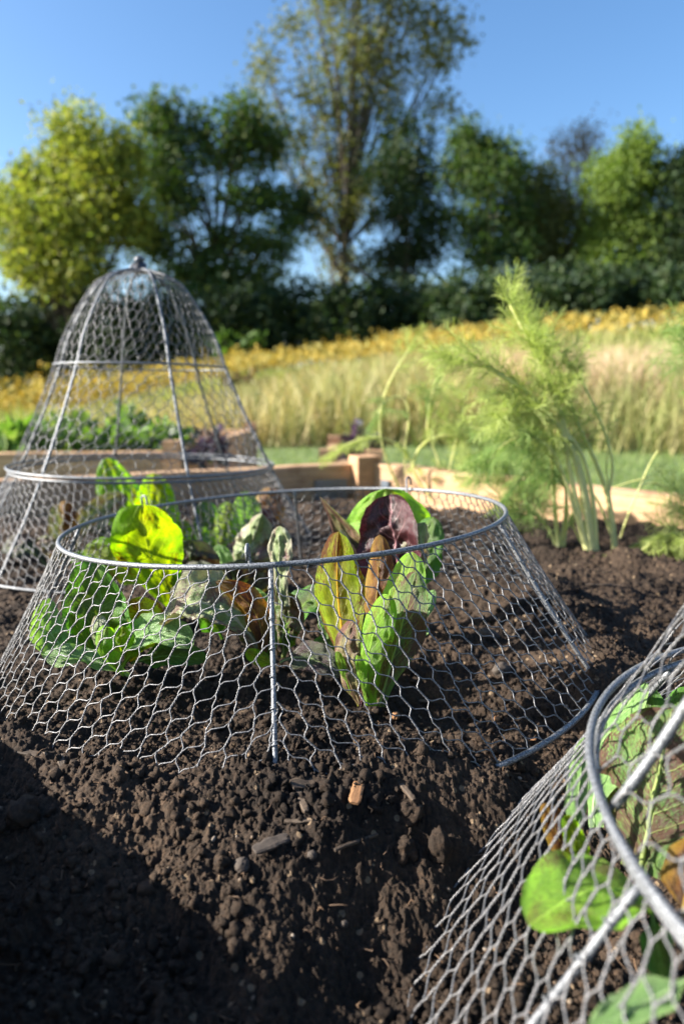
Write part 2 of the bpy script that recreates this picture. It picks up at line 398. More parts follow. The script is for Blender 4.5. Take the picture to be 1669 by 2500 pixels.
# loose crumbs lying on the soil, uncountable
def ico():
    t = (1+5**.5)/2
    v = np.array([(-1, t, 0), (1, t, 0), (-1, -t, 0), (1, -t, 0), (0, -1, t), (0, 1, t), (0, -1, -t), (0, 1, -t), (t, 0, -1), (t, 0, 1), (-t, 0, -1), (-t, 0, 1)])
    v = v/np.linalg.norm(v, axis=1, keepdims=True)
    f = np.array([(0, 11, 5), (0, 5, 1), (0, 1, 7), (0, 7, 10), (0, 10, 11), (1, 5, 9), (5, 11, 4), (11, 10, 2), (10, 7, 6), (7, 1, 8), (3, 9, 4), (3, 4, 2), (3, 2, 6), (3, 6, 8), (3, 8, 9), (4, 9, 5), (2, 4, 11), (6, 2, 10), (8, 6, 7), (9, 8, 1)])
    return v, f
def subdiv(v, f):
    v = list(map(tuple, v)); cache = {}; out = []
    def md(a, b):
        k = (min(a, b), max(a, b))
        if k not in cache:
            p = (np.array(v[a])+np.array(v[b])); p /= np.linalg.norm(p); cache[k] = len(v); v.append(tuple(p))
        return cache[k]
    for a, b, c in f:
        x, y, z = md(a, b), md(b, c), md(c, a); out += [(a, x, z), (b, y, x), (c, z, y), (x, y, z)]
    return np.array(v), np.array(out)
I0 = ico(); I1 = subdiv(*I0); I2 = subdiv(*I1); I3 = subdiv(*I2)
def rot_rand(n):
    q = rng.normal(size=(n, 4)); q /= np.linalg.norm(q, axis=1, keepdims=True); a, b, c, d = q.T
    return np.stack([np.stack([1-2*(c*c+d*d), 2*(b*c-a*d), 2*(b*d+a*c)], -1), np.stack([2*(b*c+a*d), 1-2*(b*b+d*d), 2*(c*d-a*b)], -1), np.stack([2*(b*d-a*c), 2*(c*d+a*b), 1-2*(b*b+c*c)], -1)], 1)
def scatter_lumps(name, mat, P, S, rough=.22, base=I1, stretch=.45):
    v, f = base; n = len(P); k = len(v)
    V = v[None]*(1+rough*(rng.random((n, k, 1))-.5)*2)
    V = V*(1+stretch*(rng.random((n, 1, 3))-.5)*2)
    V = np.einsum('nij,nkj->nki', rot_rand(n), V)*S[:, None, None] + P[:, None]
    F = (f[None]+(np.arange(n)*k)[:, None, None]).reshape(-1, 3)
    b = MB(); b.add(V.reshape(-1, 3), F); return b.build(name, mat)
def scatter_xy(n, r0, r1, amax=.62, power=1.0):
    r = r0*(r1/r0)**(rng.random(n)**power); a = (rng.random(n)*2-1)*amax
    x = r*np.sin(a); y = r*np.cos(a); k = inside(x, y, m=.03); return x[k], y[k]
x, y = scatter_xy(15000, .17, 1.25)
clump = fbm(x*16, y*16, 41, 2) + .35*(rng.random(len(x))-.5) > -.1
x, y = x[clump], y[clump]
s = .0006 + .0024*rng.random(len(x))**4
tag(scatter_lumps('soil_crumbs', M_soil, np.stack([x, y, soil(x, y)+s*.35], 1), s, .42), 'loose dark crumbs of soil lying over the bed', 'soil crumbs', kind='stuff')
x, y = scatter_xy(220, .17, 1.0)
s = .0004 + .0009*rng.random(len(x))**2
M_grit = mat_foliage('grit', [(.12, .085, .055), (.18, .14, .10), (.09, .06, .04), (.24, .20, .16)], tr=0.0, rough=.5)
tag(scatter_lumps('grit', M_grit, np.stack([x, y, soil(x, y)+s*.5], 1), s, .2), 'pale grit grains strewn over the soil', 'grit', kind='stuff')
# fibrous litter: tiny bark fibres and rootlets
b = MB(); x, y = scatter_xy(330, .18, 1.0)
for i in range(len(x)):
    a = rng.random()*6.28; L = .002+.007*rng.random(); c = np.array([x[i], y[i]])
    p = np.array([[*(c+np.array([math.cos(a), math.sin(a)])*L*(q-.5)+rng.normal(size=2)*.0006), 0] for q in (0, .33, .66, 1)])
    zz = soil(p[:, 0], p[:, 1]).max(); p[:, 2] = zz + .0008 + rng.normal(size=4)*.0007
    b.tube(p, [.0002, .00042, .00035, .0002], 4)
tag(b.build('plant_litter', mat_foliage('litter', [(.07, .045, .03), (.14, .085, .05), (.04, .028, .02)], tr=0, rough=.8)), 'tiny bark fibres and rootlets strewn over the soil', 'litter', kind='stuff')

# boards of the bed: one thing, each board a part
bed = empty('raised_bed', (0, 0, ZL))
def board(parent, a, b_, z0, z1, th=.038, mat=M_board, name='board', inset=0):
    a = np.asarray(a, float); b_ = np.asarray(b_, float); d = b_-a; L = np.linalg.norm(d); d = d/L
    n_ = np.array([d[1], -d[0]])
    m_ = MB(); nseg = 24; hz = (z1-z0)/2
    t = np.linspace(-L/2+inset, L/2-inset, nseg); e = .0022
    prof = [(-th/2, -hz+e), (-th/2, hz-e), (-th/2+e, hz), (th/2-e, hz), (th/2, hz-e), (th/2, -hz+e), (th/2-e, -hz), (-th/2+e, -hz)]
    V = np.array([[tt, p[0]+.0006*math.sin(tt*40+p[1]*30), p[1]+.0008*math.sin(tt*23)] for tt in t for p in prof])
    k = len(prof); F = [[i*k+j, i*k+(j+1) % k, (i+1)*k+(j+1) % k, (i+1)*k+j] for i in range(nseg-1) for j in range(k)]
    m_.add(V, F)
    e0 = (nseg-1)*k
    m_.more([[0, 7, 6, 5], [0, 5, 4, 1], [1, 4, 3, 2]]); m_.more([[e0+5, e0+6, e0+7, e0], [e0+1, e0+4, e0+5, e0], [e0+2, e0+3, e0+4, e0+1]])
    o = m_.build(name, mat, parent, smooth=False)
    o.location = (*((a+b_)/2), (z0+z1)/2) if parent is None else Vector((*((a+b_)/2), (z0+z1)/2)) - parent.location
    o.rotation_euler = (0, 0, math.atan2(d[1], d[0]))
    return o
def off(a, b_, dist):
    d = b_-a; n_ = np.array([d[1], -d[0]])/np.linalg.norm(d); c = BED.mean(0)
    if np.dot(n_, c-a) > 0: n_ = -n_
    return a+n_*dist, b_+n_*dist
for i in range(5):
    a, b_ = off(BED[i], BED[(i+1) % 5], .019)
    d = (b_-a)/np.linalg.norm(b_-a); a = a+d*.02; b_ = b_-d*.02
    board(bed, a, b_, ZT-.088, ZT-.0015*(i % 3)); board(bed, a, b_, ZT-.180, ZT-.091); board(bed, a, b_, ZL-.02, ZT-.183)
for i, P_ in enumerate(BED):
    out = P_ - BED.mean(0); out /= np.linalg.norm(out)
    m_ = MB(); ax = np.eye(3)
    if i == 0:
        ax = np.array([[.92, .39, 0], [-.39, .92, 0], [0, 0, 1]])
    c = np.array([*(P_+out*(-.004 if i == 0 else .012)), (ZT+.012+ZL)/2])
    m_.box(c - np.array(bed.location), ax, (.026, .024, (ZT+.018-ZL)/2))
    o = m_.build('corner_post', M_post, bed, smooth=False)
    bv = o.modifiers.new('bevel', 'BEVEL'); bv.width = .003; bv.segments = 2
tag(bed, 'timber raised bed full of dark soil, its pale right board lit by the sun', 'raised bed')
# steel corner brackets on the inner side of the far corner
dl = (CL-C0)/np.linalg.norm(CL-C0); dr = (CR-C0)/np.linalg.norm(CR-C0)
for dd, nn, ww, oo in ((dl, np.array([-dl[1], dl[0]]), .034, .075), (dr, np.array([dr[1], -dr[0]]), .010, .062)):
    if np.dot(nn, BED.mean(0)-C0) < 0: nn = -nn
    m_ = MB(); c = C0+dd*oo+nn*.004
    m_.box(np.array([*c, ZT-.062])-np.array(bed.location), [[*dd, 0], [*nn, 0], [0, 0, 1]], (ww, .002, .032))
    bk = m_.build('bracket', M_plate, bed, smooth=False)

# ------------------------------------------------------------------ cloches of chicken wire
R_TOP, R_BOT, H_BASE = .175, .242, .112
def prof_base(L=60, rb=R_BOT):
    t = np.linspace(0, 1, L); r = R_TOP + (rb-R_TOP)*((t*.88+.12*t*t) if rb < .25 else (t*.84+.16*t**4)); z = H_BASE*(1-t)
    return r, z
DOME = np.array([(.175, .002), (.163, .025), (.154, .045), (.141, .072), (.130, .098), (.119, .124), (.111, .145), (.104, .168), (.096, .186), (.084, .208), (.071, .229), (.058, .247), (.040, .2585), (.021, .2645), (.012, .266)])
def prof_dome():
    t = np.linspace(0, len(DOME)-1, 120); k = np.arange(len(DOME))
    return np.interp(t, k, DOME[:, 0])[::-1], np.interp(t, k, DOME[:, 1])[::-1] + H_BASE      # from apex down
def surf(prof):
    r, z = prof; s_ = np.concatenate([[0], np.cumsum(np.hypot(np.diff(r), np.diff(z)))])
    def S(th, v): 
        rr = np.interp(v, s_, r); zz = np.interp(v, s_, z); return np.stack([rr*np.cos(th), rr*np.sin(th), zz], -1)
    return S, s_[-1]
LAT_SKIRT = ((.0021, .0048), (-.0004, .0071), (.0101, .0046))
LAT_DOME = ((.0010, .0050), (-.0040, .0058), (.0068, .0046))
def hexmesh(mb, S, L, rm, sectors, lat=LAT_SKIRT, rs=np.random.default_rng(3), wr=.00039, jit=.00075, vmin=0.0, fray=0.0, hi=True):
    """chicken wire over the surface S(theta, v); sectors = (theta0, theta1, lean of the twist axis)"""
    lat = np.array(lat); a1 = lat[0]+lat[1]; a2 = lat[0]+lat[2]
    for th0, th1 in sectors:
        X0, X1 = 0.0, abs(th1-th0)*rm; sg = 1 if th1 > th0 else -1
        inv = np.linalg.inv(np.array([a1, a2]).T); cr = np.array([inv@np.array(c) for c in ((-.03, -.03), (X1+.03, -.03), (-.03, L+.03), (X1+.03, L+.03))])
        i0, i1 = int(cr[:, 0].min())-1, int(cr[:, 0].max())+2; j0, j1 = int(cr[:, 1].min())-1, int(cr[:, 1].max())+2; cache = {}
        def node(i, j, e):
            k = (i, j, e)
            if k not in cache: cache[k] = i*a1+j*a2+(lat[0] if e else 0)+rs.normal(size=2)*jit
            return cache[k]
        def seg(A, B, twist):
            t0, t1 = 0.0, 1.0; D = B-A
            for q0, d0, lo, hi_ in ((A[0], D[0], X0, X1), (A[1], D[1], vmin, L+fray*rs.random())):
                if abs(d0) < 1e-9:
                    if q0 < lo or q0 > hi_: return
                    continue
                ta, tb = (lo-q0)/d0, (hi_-q0)/d0
                if ta > tb: ta, tb = tb, ta
                t0 = max(t0, ta); t1 = min(t1, tb)
            if t1-t0 < .08: return
            np_ = 9 if twist else 5
            if not hi: np_ = 5 if twist else 3
            t = np.linspace(t0, t1, np_); XY = A+D*t[:, None]
            if not twist: XY = XY + np.array([-D[1], D[0]])*(.07*np.sin(t*math.pi*2)*sgn(D) )[:, None]
            th = th0 + sg*XY[:, 0]/rm; p = S(th, XY[:, 1])
            if twist:
                ax = p[-1]-p[0]; ax /= np.linalg.norm(ax)+1e-9; rad = p[0].copy(); rad[2] = 0; rad /= np.linalg.norm(rad)+1e-9
                tn = np.cross(ax, rad); tn /= np.linalg.norm(tn)+1e-9; nr = np.cross(tn, ax)
                w0 = t*math.pi*3.4
                for o_ in (0, math.pi):
                    hx = p + (np.cos(w0+o_)[:, None]*tn + np.sin(w0+o_)[:, None]*nr)*wr*.85
                    mb.tube(hx, wr*.88, 5 if hi else 4, cap=False)
            else:
                mb.tube(p, wr, 5 if hi else 4, cap=False)
        sgn = lambda D: 1 if D[0] > 0 else -1
        for i in range(i0, i1):
            for j in range(j0, j1):
                A = node(i, j, 0)
                if A[0] < -.02 or A[0] > X1+.02 or A[1] < vmin-.02 or A[1] > L+.02: continue
                B = node(i, j, 1); seg(A, B, True)
                seg(B, node(i+1, j, 0), False); seg(B, node(i, j+1, 0), False)
def cloche(name, C, n_, seed, dome=False, base_rods=(-88, 2, 92, 182), dome_rods=(), hooks=(), front=-88, hi=True, label='', fray=0, rb=R_BOT, dl=1.32, ls=LAT_SKIRT):
    """C is the centre of the upper rim of the skirt, n_ the axis"""
    n_ = np.array(n_, float); n_ /= np.linalg.norm(n_); e1 = np.cross([0, 1, 0], n_); e1 /= np.linalg.norm(e1); e2 = np.cross(n_, e1)
    base = np.array(C) - n_*H_BASE
    M = Matrix(((e1[0], e2[0], n_[0]), (e1[1], e2[1], n_[1]), (e1[2], e2[2], n_[2])))
    root = empty(name, base, M.to_euler()); tag(root, label, 'cloche', 'wire cloches over the chicory plants')
    X, Y = np.array([1., 0, 0]), np.array([0, 1., 0]); rs = np.random.default_rng(seed)
    b = MB(); b.ring((0, 0, H_BASE), X, Y, R_TOP, .0017); b.build('top_ring', M_ring, root)
    b = MB(); b.ring((0, 0, 0), X, Y, rb, .0018); b.build('bottom_ring', M_ring, root)
    S, L = surf(prof_base(rb=rb))
    for a in base_rods:
        th = math.radians(a); b = MB(); v = np.linspace(.001, L, 16); p = S(np.full(16, th), v); p[:, :2] *= (1-.0012/np.hypot(p[:, 0], p[:, 1]))[:, None]
        b.tube(p, .0015, 8)
        for q in range(7):                                 # mesh wires wrapped round the rod
            vv = L*(.1+.125*q+.02*rs.random()); c = S(np.array([th]), np.array([vv]))[0]; ax = p[8]-p[7]; ax /= np.linalg.norm(ax)
            t = np.linspace(0, 2*math.pi*1.2, 12); u1 = np.cross(ax, [math.cos(th), math.sin(th), 0]); u2 = np.cross(ax, u1)
            b.tube(c + (np.cos(t)[:, None]*u1+np.sin(t)[:, None]*u2)*.0019 + ax*(t[:, None]-3)*.0002, .0004, 4)
        b.build('side_rod', M_ring, root)
    b = MB(); f = math.radians(front)
    hexmesh(b, S, L, .208, ((f, f+math.pi), (f, f-math.pi)), ls, rs=rs, hi=hi, fray=fray)
    b.build('skirt_mesh', M_wire, root)
    for a, lean, ln, dark in hooks:
        th = math.radians(a); b = MB(); c = np.array([math.cos(th), math.sin(th), 0.]); tt = np.array([-math.sin(th), math.cos(th), 0.])
        t = np.linspace(0, math.pi, 9); hk = [c*(R_TOP-.003)+tt*.0035*0 + np.array([0, 0, H_BASE+.008]) + (c*(.0035*(1-np.cos(q)))) + np.array([0, 0, .0045*math.sin(q)]) for q in t]
        hk = np.array(hk); tail = hk[-1]+np.array([[0, 0, -.004]]) ; st = hk[0]
        dn = np.array([lean[0]*tt[0]-lean[1]*c[0], lean[0]*tt[1]-lean[1]*c[1], -1.]); dn /= np.linalg.norm(dn)
        pth = np.concatenate([[st+dn*ln], [st+dn*ln*.5], [st+dn*.004], hk, tail])
        b.tube(pth, .0011, 7); b.build('hook', M_dark if dark else M_ring, root)
    if dome:
        S2, L2 = surf(prof_dome()); b = MB(); b.ring((0, 0, H_BASE+.0055), X, Y, R_TOP+.0025, .0017); b.build('dome_ring', M_ring, root)
        b = MB(); b.ring((0, 0, H_BASE+.139), X, Y, .1135, .0013); b.build('middle_ring', M_ring, root)
        for a in dome_rods:
            th = math.radians(a); v = np.linspace(.0, L2-.002, 40); p = S2(np.full(40, th), v); p[:, :2] *= (1-.0015/np.maximum(.01, np.hypot(p[:, 0], p[:, 1])))[:, None]
            b = MB(); b.tube(p, .0019, 7); b.build('dome_rod', M_ring, root)
        b = MB(); f2 = math.radians(dome_rods[0])
        hexmesh(b, S2, L2, .118, ((f2, f2+math.pi), (f2, f2-math.pi)), np.array(LAT_DOME)*dl, rs=rs, vmin=.006, hi=hi)
        b.build('dome_mesh', M_wire, root)
        # finial: collar, knob and a lifting ring
        zt = H_BASE+.266
        b = MB(); b.tube([(0, 0, zt-.003), (0, 0, zt+.0005), (0, 0, zt+.0006), (0, 0, zt+.009)], [.012, .012, .009, .009], 14); 
        b.tube([(0, 0, zt+.009), (0, 0, zt+.011), (0, 0, zt+.014), (0, 0, zt+.017), (0, 0, zt+.0185)], [.0035, .006, .0075, .005, .001], 12); b.build('finial', M_dark, root)
        b = MB(); a1 = np.array([.72, -.2, .66]); a1 /= np.linalg.norm(a1); a2 = np.cross(a1, [.2, .97, .05]); a2 /= np.linalg.norm(a2)
        b.ring((-.010, 0, zt+.006), a1, np.cross(a1, np.array([0.1, -.35, .9]))/np.linalg.norm(np.cross(a1, np.array([.1, -.35, .9]))), .0145, .0014, 7, 40); b.build('lifting_ring', M_ring, root)
    return root

def nrm(ta, tb): return (math.sin(math.radians(ta)), math.sin(math.radians(tb)), 1)
front = cloche('garden_cloche', (-.045, .552, .159), nrm(-3.2, 1.7), 11, base_rods=(-88.5, -26, 92, 178),
               hooks=((-92.5, (0, 0), .012, False), (50, (-.35, .5), .085, True), (146, (0, .1), .03, False)),
               label='low open wire cloche skirt without its dome, in the middle of the bed', fray=.004)
bell = cloche('garden_cloche', (-.274, .954, .151), nrm(.7, 1.2), 12, True, base_rods=(-58, 2, 62, 122, 182, 242), dome_rods=(-58, 2, 62, 122, 182, 242), front=178, hi=False,
              label='tall bell-shaped wire cloche with ring on top, at the back left')
near = cloche('garden_cloche', (.264, .187, .118), nrm(0.5, -.8), 13, True, base_rods=(-108, -28, 62, 122, 182), dome_rods=(-128, -68, -8, 52, 112, 172), front=112, rb=.253, dl=1.42,
              hooks=((197, (0, .3), .03, False),), label='wire bell cloche closest to the camera, blurred and cut off at the lower right')

# ------------------------------------------------------------------ chicory leaves
def smooth(a, b, t):
    x = np.clip((t-a)/(b-a), 0, 1); return x*x*(3-2*x)
def leaf(parent, root_loc, B, T, W, bend=(0, 0, 0), rot=0., cup=.25, fold=0., pet=.16, t0=.12, t1=.62, c=.62, pw=2.0, crink=.045, wave=.10, curl=0., mat=None, seed=0, nu=27, nv=44, label=None, twist=0.):
    crink *= 1.5; wave *= 1.3; B, T = np.array(B, float), np.array(T, float); rs = np.random.default_rng(seed+100)
    Mid = (B+T)/2 + np.array(bend, float)*2
    t = np.linspace(0, 1, nv)[:, None]
    P = (1-t)**2*B + 2*t*(1-t)*Mid + t*t*T
    Tn = np.gradient(P, axis=0); Tn /= np.linalg.norm(Tn, axis=1, keepdims=True)
    view = (B+T)/2 - np.array([0, 0, CAM_H]); view /= np.linalg.norm(view)
    side0 = np.cross(T-B, view); side0 /= np.linalg.norm(side0)
    Sd = side0 - Tn*(Tn@side0)[:, None]; Sd /= np.linalg.norm(Sd, axis=1, keepdims=True); Nm = np.cross(Sd, Tn)
    ang = np.radians(rot) + np.radians(twist)*t
    Sd2 = Sd*np.cos(ang)+Nm*np.sin(ang); Nm2 = -Sd*np.sin(ang)+Nm*np.cos(ang)
    tt = t[:, 0]
    w_ = pet+(1-pet)*smooth(t0, t1, tt); w_ = w_*np.where(tt > c, np.maximum(0, 1-((tt-c)/(1-c))**pw)**(1/pw), 1); w_ = np.maximum(w_, .004)
    u = np.linspace(-1, 1, nu)[None]; U, TT = np.broadcast_to(u, (nv, nu)), np.broadcast_to(t, (nv, nu)); WW = (W/2*w_)[:, None]
    sx = seed*3.7
    edge = 1 + (.10*fbm(TT*7+sx, np.sign(U)*3+sx, 5, 3) + .05*fbm(TT*31+sx, np.sign(U)*3+sx, 6, 2))*np.abs(U)
    aU = np.abs(U)
    fold_a = fold*aU*.9
    lat = WW*U*edge*np.cos(fold_a*.8)
    nor = WW*(cup*aU**2*1.0 + np.sin(fold_a)*aU)
    nor = nor + W*wave*aU**2*np.sin(TT*13+sx+np.sign(U)*1.3)*.5*w_[:, None]
    vein = np.sin((TT-.34*aU)*52)
    nor = nor + W*crink*(fbm(TT*9+sx, U*3.5, 9, 3)*1.6 - .10*np.maximum(0, vein)*(1-aU) - .25*np.exp(-(aU/.08)**2))*w_[:, None]
    nor = nor + W*curl*smooth(.6, 1.0, TT)**2
    V = P[:, None] + Sd2[:, None]*lat[..., None] + Nm2[:, None]*nor[..., None]
    i = np.arange(nv-1)[:, None]*nu; j = np.arange(nu-1)[None]
    F = np.stack([i+j, i+j+1, i+j+1+nu, i+j+nu], -1).reshape(-1, 4)
    b = MB(); b.add(V.reshape(-1, 3)-root_loc, F, np.stack([(U+1)/2, TT], -1).reshape(-1, 2))
    o = b.build('leaf', mat, parent, uv=True)
    if label: o['label'] = label
    # midrib standing proud on the back and front
    Pm = P + Nm2*(nor[:, nu//2])[:, None]; rr = W*.5*np.maximum(.004, (.070 if pet < .3 else .045)*(1-tt)**1.2)
    rr = np.minimum(rr, .0028); k = int(nv*.86)
    m_ = MB(); m_.tube(Pm[:k]-root_loc, rr[:k], 6, uv=np.stack([np.full(k, .5), tt[:k]], -1)); m_.build('midrib', mat, o, uv=True)
    return o

LM = {}
LM['green'] = mat_leaf('leaf_green', (.045, .125, .018), (.06, .17, .02), (.028, .05, .015), .42, (.16, .26, .08), seed=1., rough=.33, tr=.42, centre=(.13, .17, .012))
LM['yellow'] = mat_leaf('leaf_yellow', (.13, .24, .010), (.14, .29, .010), (.10, .06, .010), .34, (.26, .32, .05), tint=(1.45, 1.4, .15), tr=.6, seed=2., centre=(.16, .15, .012))
LM['speck'] = mat_leaf('leaf_speckled', (.22, .29, .012), (.22, .34, .012), (.11, .035, .008), .50, (.36, .32, .06), tint=(1.7, 1.4, .12), tr=.62, seed=4., centre=(.17, .055, .010))
LM['lime'] = mat_leaf('leaf_lime', (.12, .24, .018), (.14, .30, .02), (.10, .07, .02), .34, (.26, .38, .07), tint=(1.35, 1.3, .2), tr=.5, seed=5.)
LM['pale'] = mat_leaf('leaf_pale_green', (.12, .23, .07), (.19, .30, .11), (.06, .12, .03), .42, (.30, .40, .20), tint=(1.1, 1.2, .4), tr=.35, seed=6., rough=.28)
LM['mauve'] = mat_leaf('leaf_mauve', (.13, .18, .065), (.19, .19, .11), (.105, .06, .05), .46, (.34, .32, .24), tint=(1., .9, .5), tr=.22, seed=7., rough=.30)
LM['white'] = mat_leaf('leaf_white', (.15, .20, .085), (.22, .21, .16), (.13, .07, .07), .40, (.30, .30, .22), tint=(1., .95, .5), tr=.3, seed=12., rough=.36)
LM['wine'] = mat_leaf('leaf_wine', (.030, .009, .011), (.045, .012, .018), (.018, .006, .007), .5, (.24, .12, .13), tint=(1.2, .6, .6), tr=.15, seed=8., rough=.22)
LM['orange'] = mat_leaf('leaf_orange', (.17, .085, .012), (.22, .14, .014), (.08, .025, .010), .56, (.26, .20, .05), tint=(1.4, 1., .25), tr=.45, seed=9.)
LM['dark'] = mat_leaf('leaf_dark', (.030, .052, .018), (.05, .045, .03), (.028, .012, .014), .55, (.13, .17, .06), tr=.3, seed=10., rough=.33)
LM['sage'] = mat_leaf('leaf_sage', (.07, .13, .035), (.10, .20, .04), (.07, .035, .022), .58, (.20, .26, .08), tint=(1.3, 1.2, .3), tr=.38, seed=14., rough=.4)
LM['brown'] = mat_leaf('leaf_brown', (.15, .13, .06), (.20, .22, .07), (.10, .045, .035), .62, (.24, .18, .10), tr=.3, seed=11., rough=.35)

def plant(px, py, z, Y, leaves, label, name='chicory_plant', group='chicory plants in the bed', cat='chicory plant'):
    Bc = at(px, py, Y); Bc[2] = min(Bc[2], float(soil(np.array([Bc[0]]), np.array([Bc[1]]))[0])+.004)
    root = empty(name, Bc); tag(root, label, cat, group); rl = np.array(root.location)
    for i, L in enumerate(leaves):
        L = dict(L); bp = L.pop('b'); tp = L.pop('t'); wpx = L.pop('w'); kind = L.pop('m')
        B = at(*bp); T = at(*tp); W = wpx/FPX*(.5*(bp[2]+tp[2])/1.0)*1.0
        leaf(root, rl, B, T, W, mat=LM[kind], seed=int(px)+i*7, **L)
    return root

# left plant inside the front cloche
plant(290, 1625, 0, .47, [
    dict(b=(290, 1622, .475), t=(268, 1415, .47), w=185, m='green', bend=(-.004, -.010, .010), rot=26, cup=-.5, c=.42, t0=.0, t1=.38, curl=-.35, crink=.05),
    dict(b=(318, 1612, .455), t=(322, 1462, .452), w=128, m='speck', rot=18, cup=.25, c=.45, t1=.45, bend=(.008, 0, 0), crink=.05),
    dict(b=(225, 1600, .452), t=(122, 1460, .45), w=98, m='pale', rot=24, cup=-.4, bend=(-.012, 0, -.008), c=.35, t0=.0, t1=.35, pet=.3),
    dict(b=(232, 1600, .45), t=(170, 1500, .455), w=45, m='yellow', rot=10, cup=.2, c=.5),
    dict(b=(255, 1608, .445), t=(228, 1516, .44), w=62, m='white', rot=30, cup=.8, c=.45, t0=0, t1=.35, curl=.4, pet=.35),
    dict(b=(315, 1652, .435), t=(104, 1598, .425), w=74, m='pale', rot=-52, cup=-.35, bend=(0, 0, .005), c=.45, t0=.0, t1=.35, pet=.3, wave=.16),
    dict(b=(302, 1650, .432), t=(252, 1545, .42), w=62, m='lime', rot=40, cup=.8, bend=(-.006, 0, 0), c=.5, t1=.4, curl=.4),
    dict(b=(290, 1600, .445), t=(470, 1580, .435), w=95, m='pale', rot=35, cup=-.55, bend=(0, 0, .012), c=.5, t0=0, t1=.3, pet=.3, crink=.05),
    dict(b=(320, 1620, .455), t=(505, 1612, .445), w=72, m='green', rot=30, cup=-.3, bend=(0, 0, .004), c=.5, t1=.4),
    dict(b=(285, 1625, .44), t=(300, 1530, .435), w=58, m='yellow', rot=25, cup=.5, crink=.09),
    dict(b=(300, 1630, .45), t=(360, 1520, .45), w=80, m='lime', rot=35, cup=-.4, crink=.09),
    dict(b=(230, 1620, .46), t=(180, 1440, .47), w=90, m='pale', rot=20, cup=-.4, c=.4, t0=0, t1=.4),
    dict(b=(330, 1600, .47), t=(410, 1495, .48), w=62, m='dark', rot=10, cup=-.3, c=.5, t1=.4),
], 'low green chicory with spreading pale leaves, leftmost inside the low front cloche')
# middle plant behind the front rod
plant(650, 1620, 0, .47, [
    dict(b=(632, 1588, .458), t=(402, 1530, .445), w=158, m='mauve', rot=-34, cup=-.55, bend=(.0, -.006, .026), c=.40, t0=.0, t1=.34, pet=.35, crink=.08, wave=.05),
    dict(b=(545, 1560, .475), t=(486, 1430, .465), w=66, m='green', rot=30, cup=-.6, c=.4, t1=.3, curl=-.4),
    dict(b=(640, 1600, .450), t=(526, 1420, .446), w=74, m='orange', rot=20, cup=.45, c=.62, t0=.0, t1=.45, pet=.3, bend=(.010, 0, .006), pw=1.4),
    dict(b=(660, 1600, .495), t=(596, 1440, .50), w=112, m='pale', rot=10, cup=-.35, c=.42, t1=.38, bend=(0, 0, .006), crink=.07),
    dict(b=(690, 1605, .47), t=(668, 1405, .468), w=95, m='sage', rot=35, cup=.4, c=.42, t0=.05, t1=.42, pw=1.5, crink=.12, wave=.15, bend=(.004, 0, 0)),
    dict(b=(688, 1480, .464), t=(684, 1284, .466), w=78, m='white', rot=30, cup=.12, c=.62, t0=.35, t1=.75, pet=.55, crink=.09, bend=(-.001, 0, 0)),
    dict(b=(680, 1600, .465), t=(640, 1475, .46), w=30, m='orange', rot=30, cup=.3, c=.5),
    dict(b=(665, 1622, .455), t=(648, 1510, .45), w=56, m='green', rot=-15, cup=.4, c=.5, t1=.4),
    dict(b=(690, 1600, .47), t=(712, 1520, .465), w=44, m='lime', rot=5, cup=.2, c=.5, t1=.4),
    dict(b=(690, 1560, .49), t=(805, 1478, .49), w=92, m='green', rot=35, cup=-.3, bend=(0, 0, .014), c=.45, t1=.35),
    dict(b=(735, 1625, .47), t=(850, 1540, .48), w=66, m='green', rot=-10, cup=.2, c=.5, t1=.4),
    dict(b=(684, 1618, .44), t=(832, 1652, .425), w=104, m='dark', rot=38, cup=-.2, bend=(0, 0, .008), c=.45, t1=.35, wave=.02),
    dict(b=(670, 1625, .45), t=(600, 1590, .44), w=40, m='yellow', rot=-10, cup=.2, c=.5, t1=.4),
    dict(b=(640, 1610, .465), t=(585, 1500, .462), w=60, m='dark', rot=10, cup=.3, c=.5, t1=.4),
], 'sprawling chicory with speckled mauve and orange leaves behind the front rod')
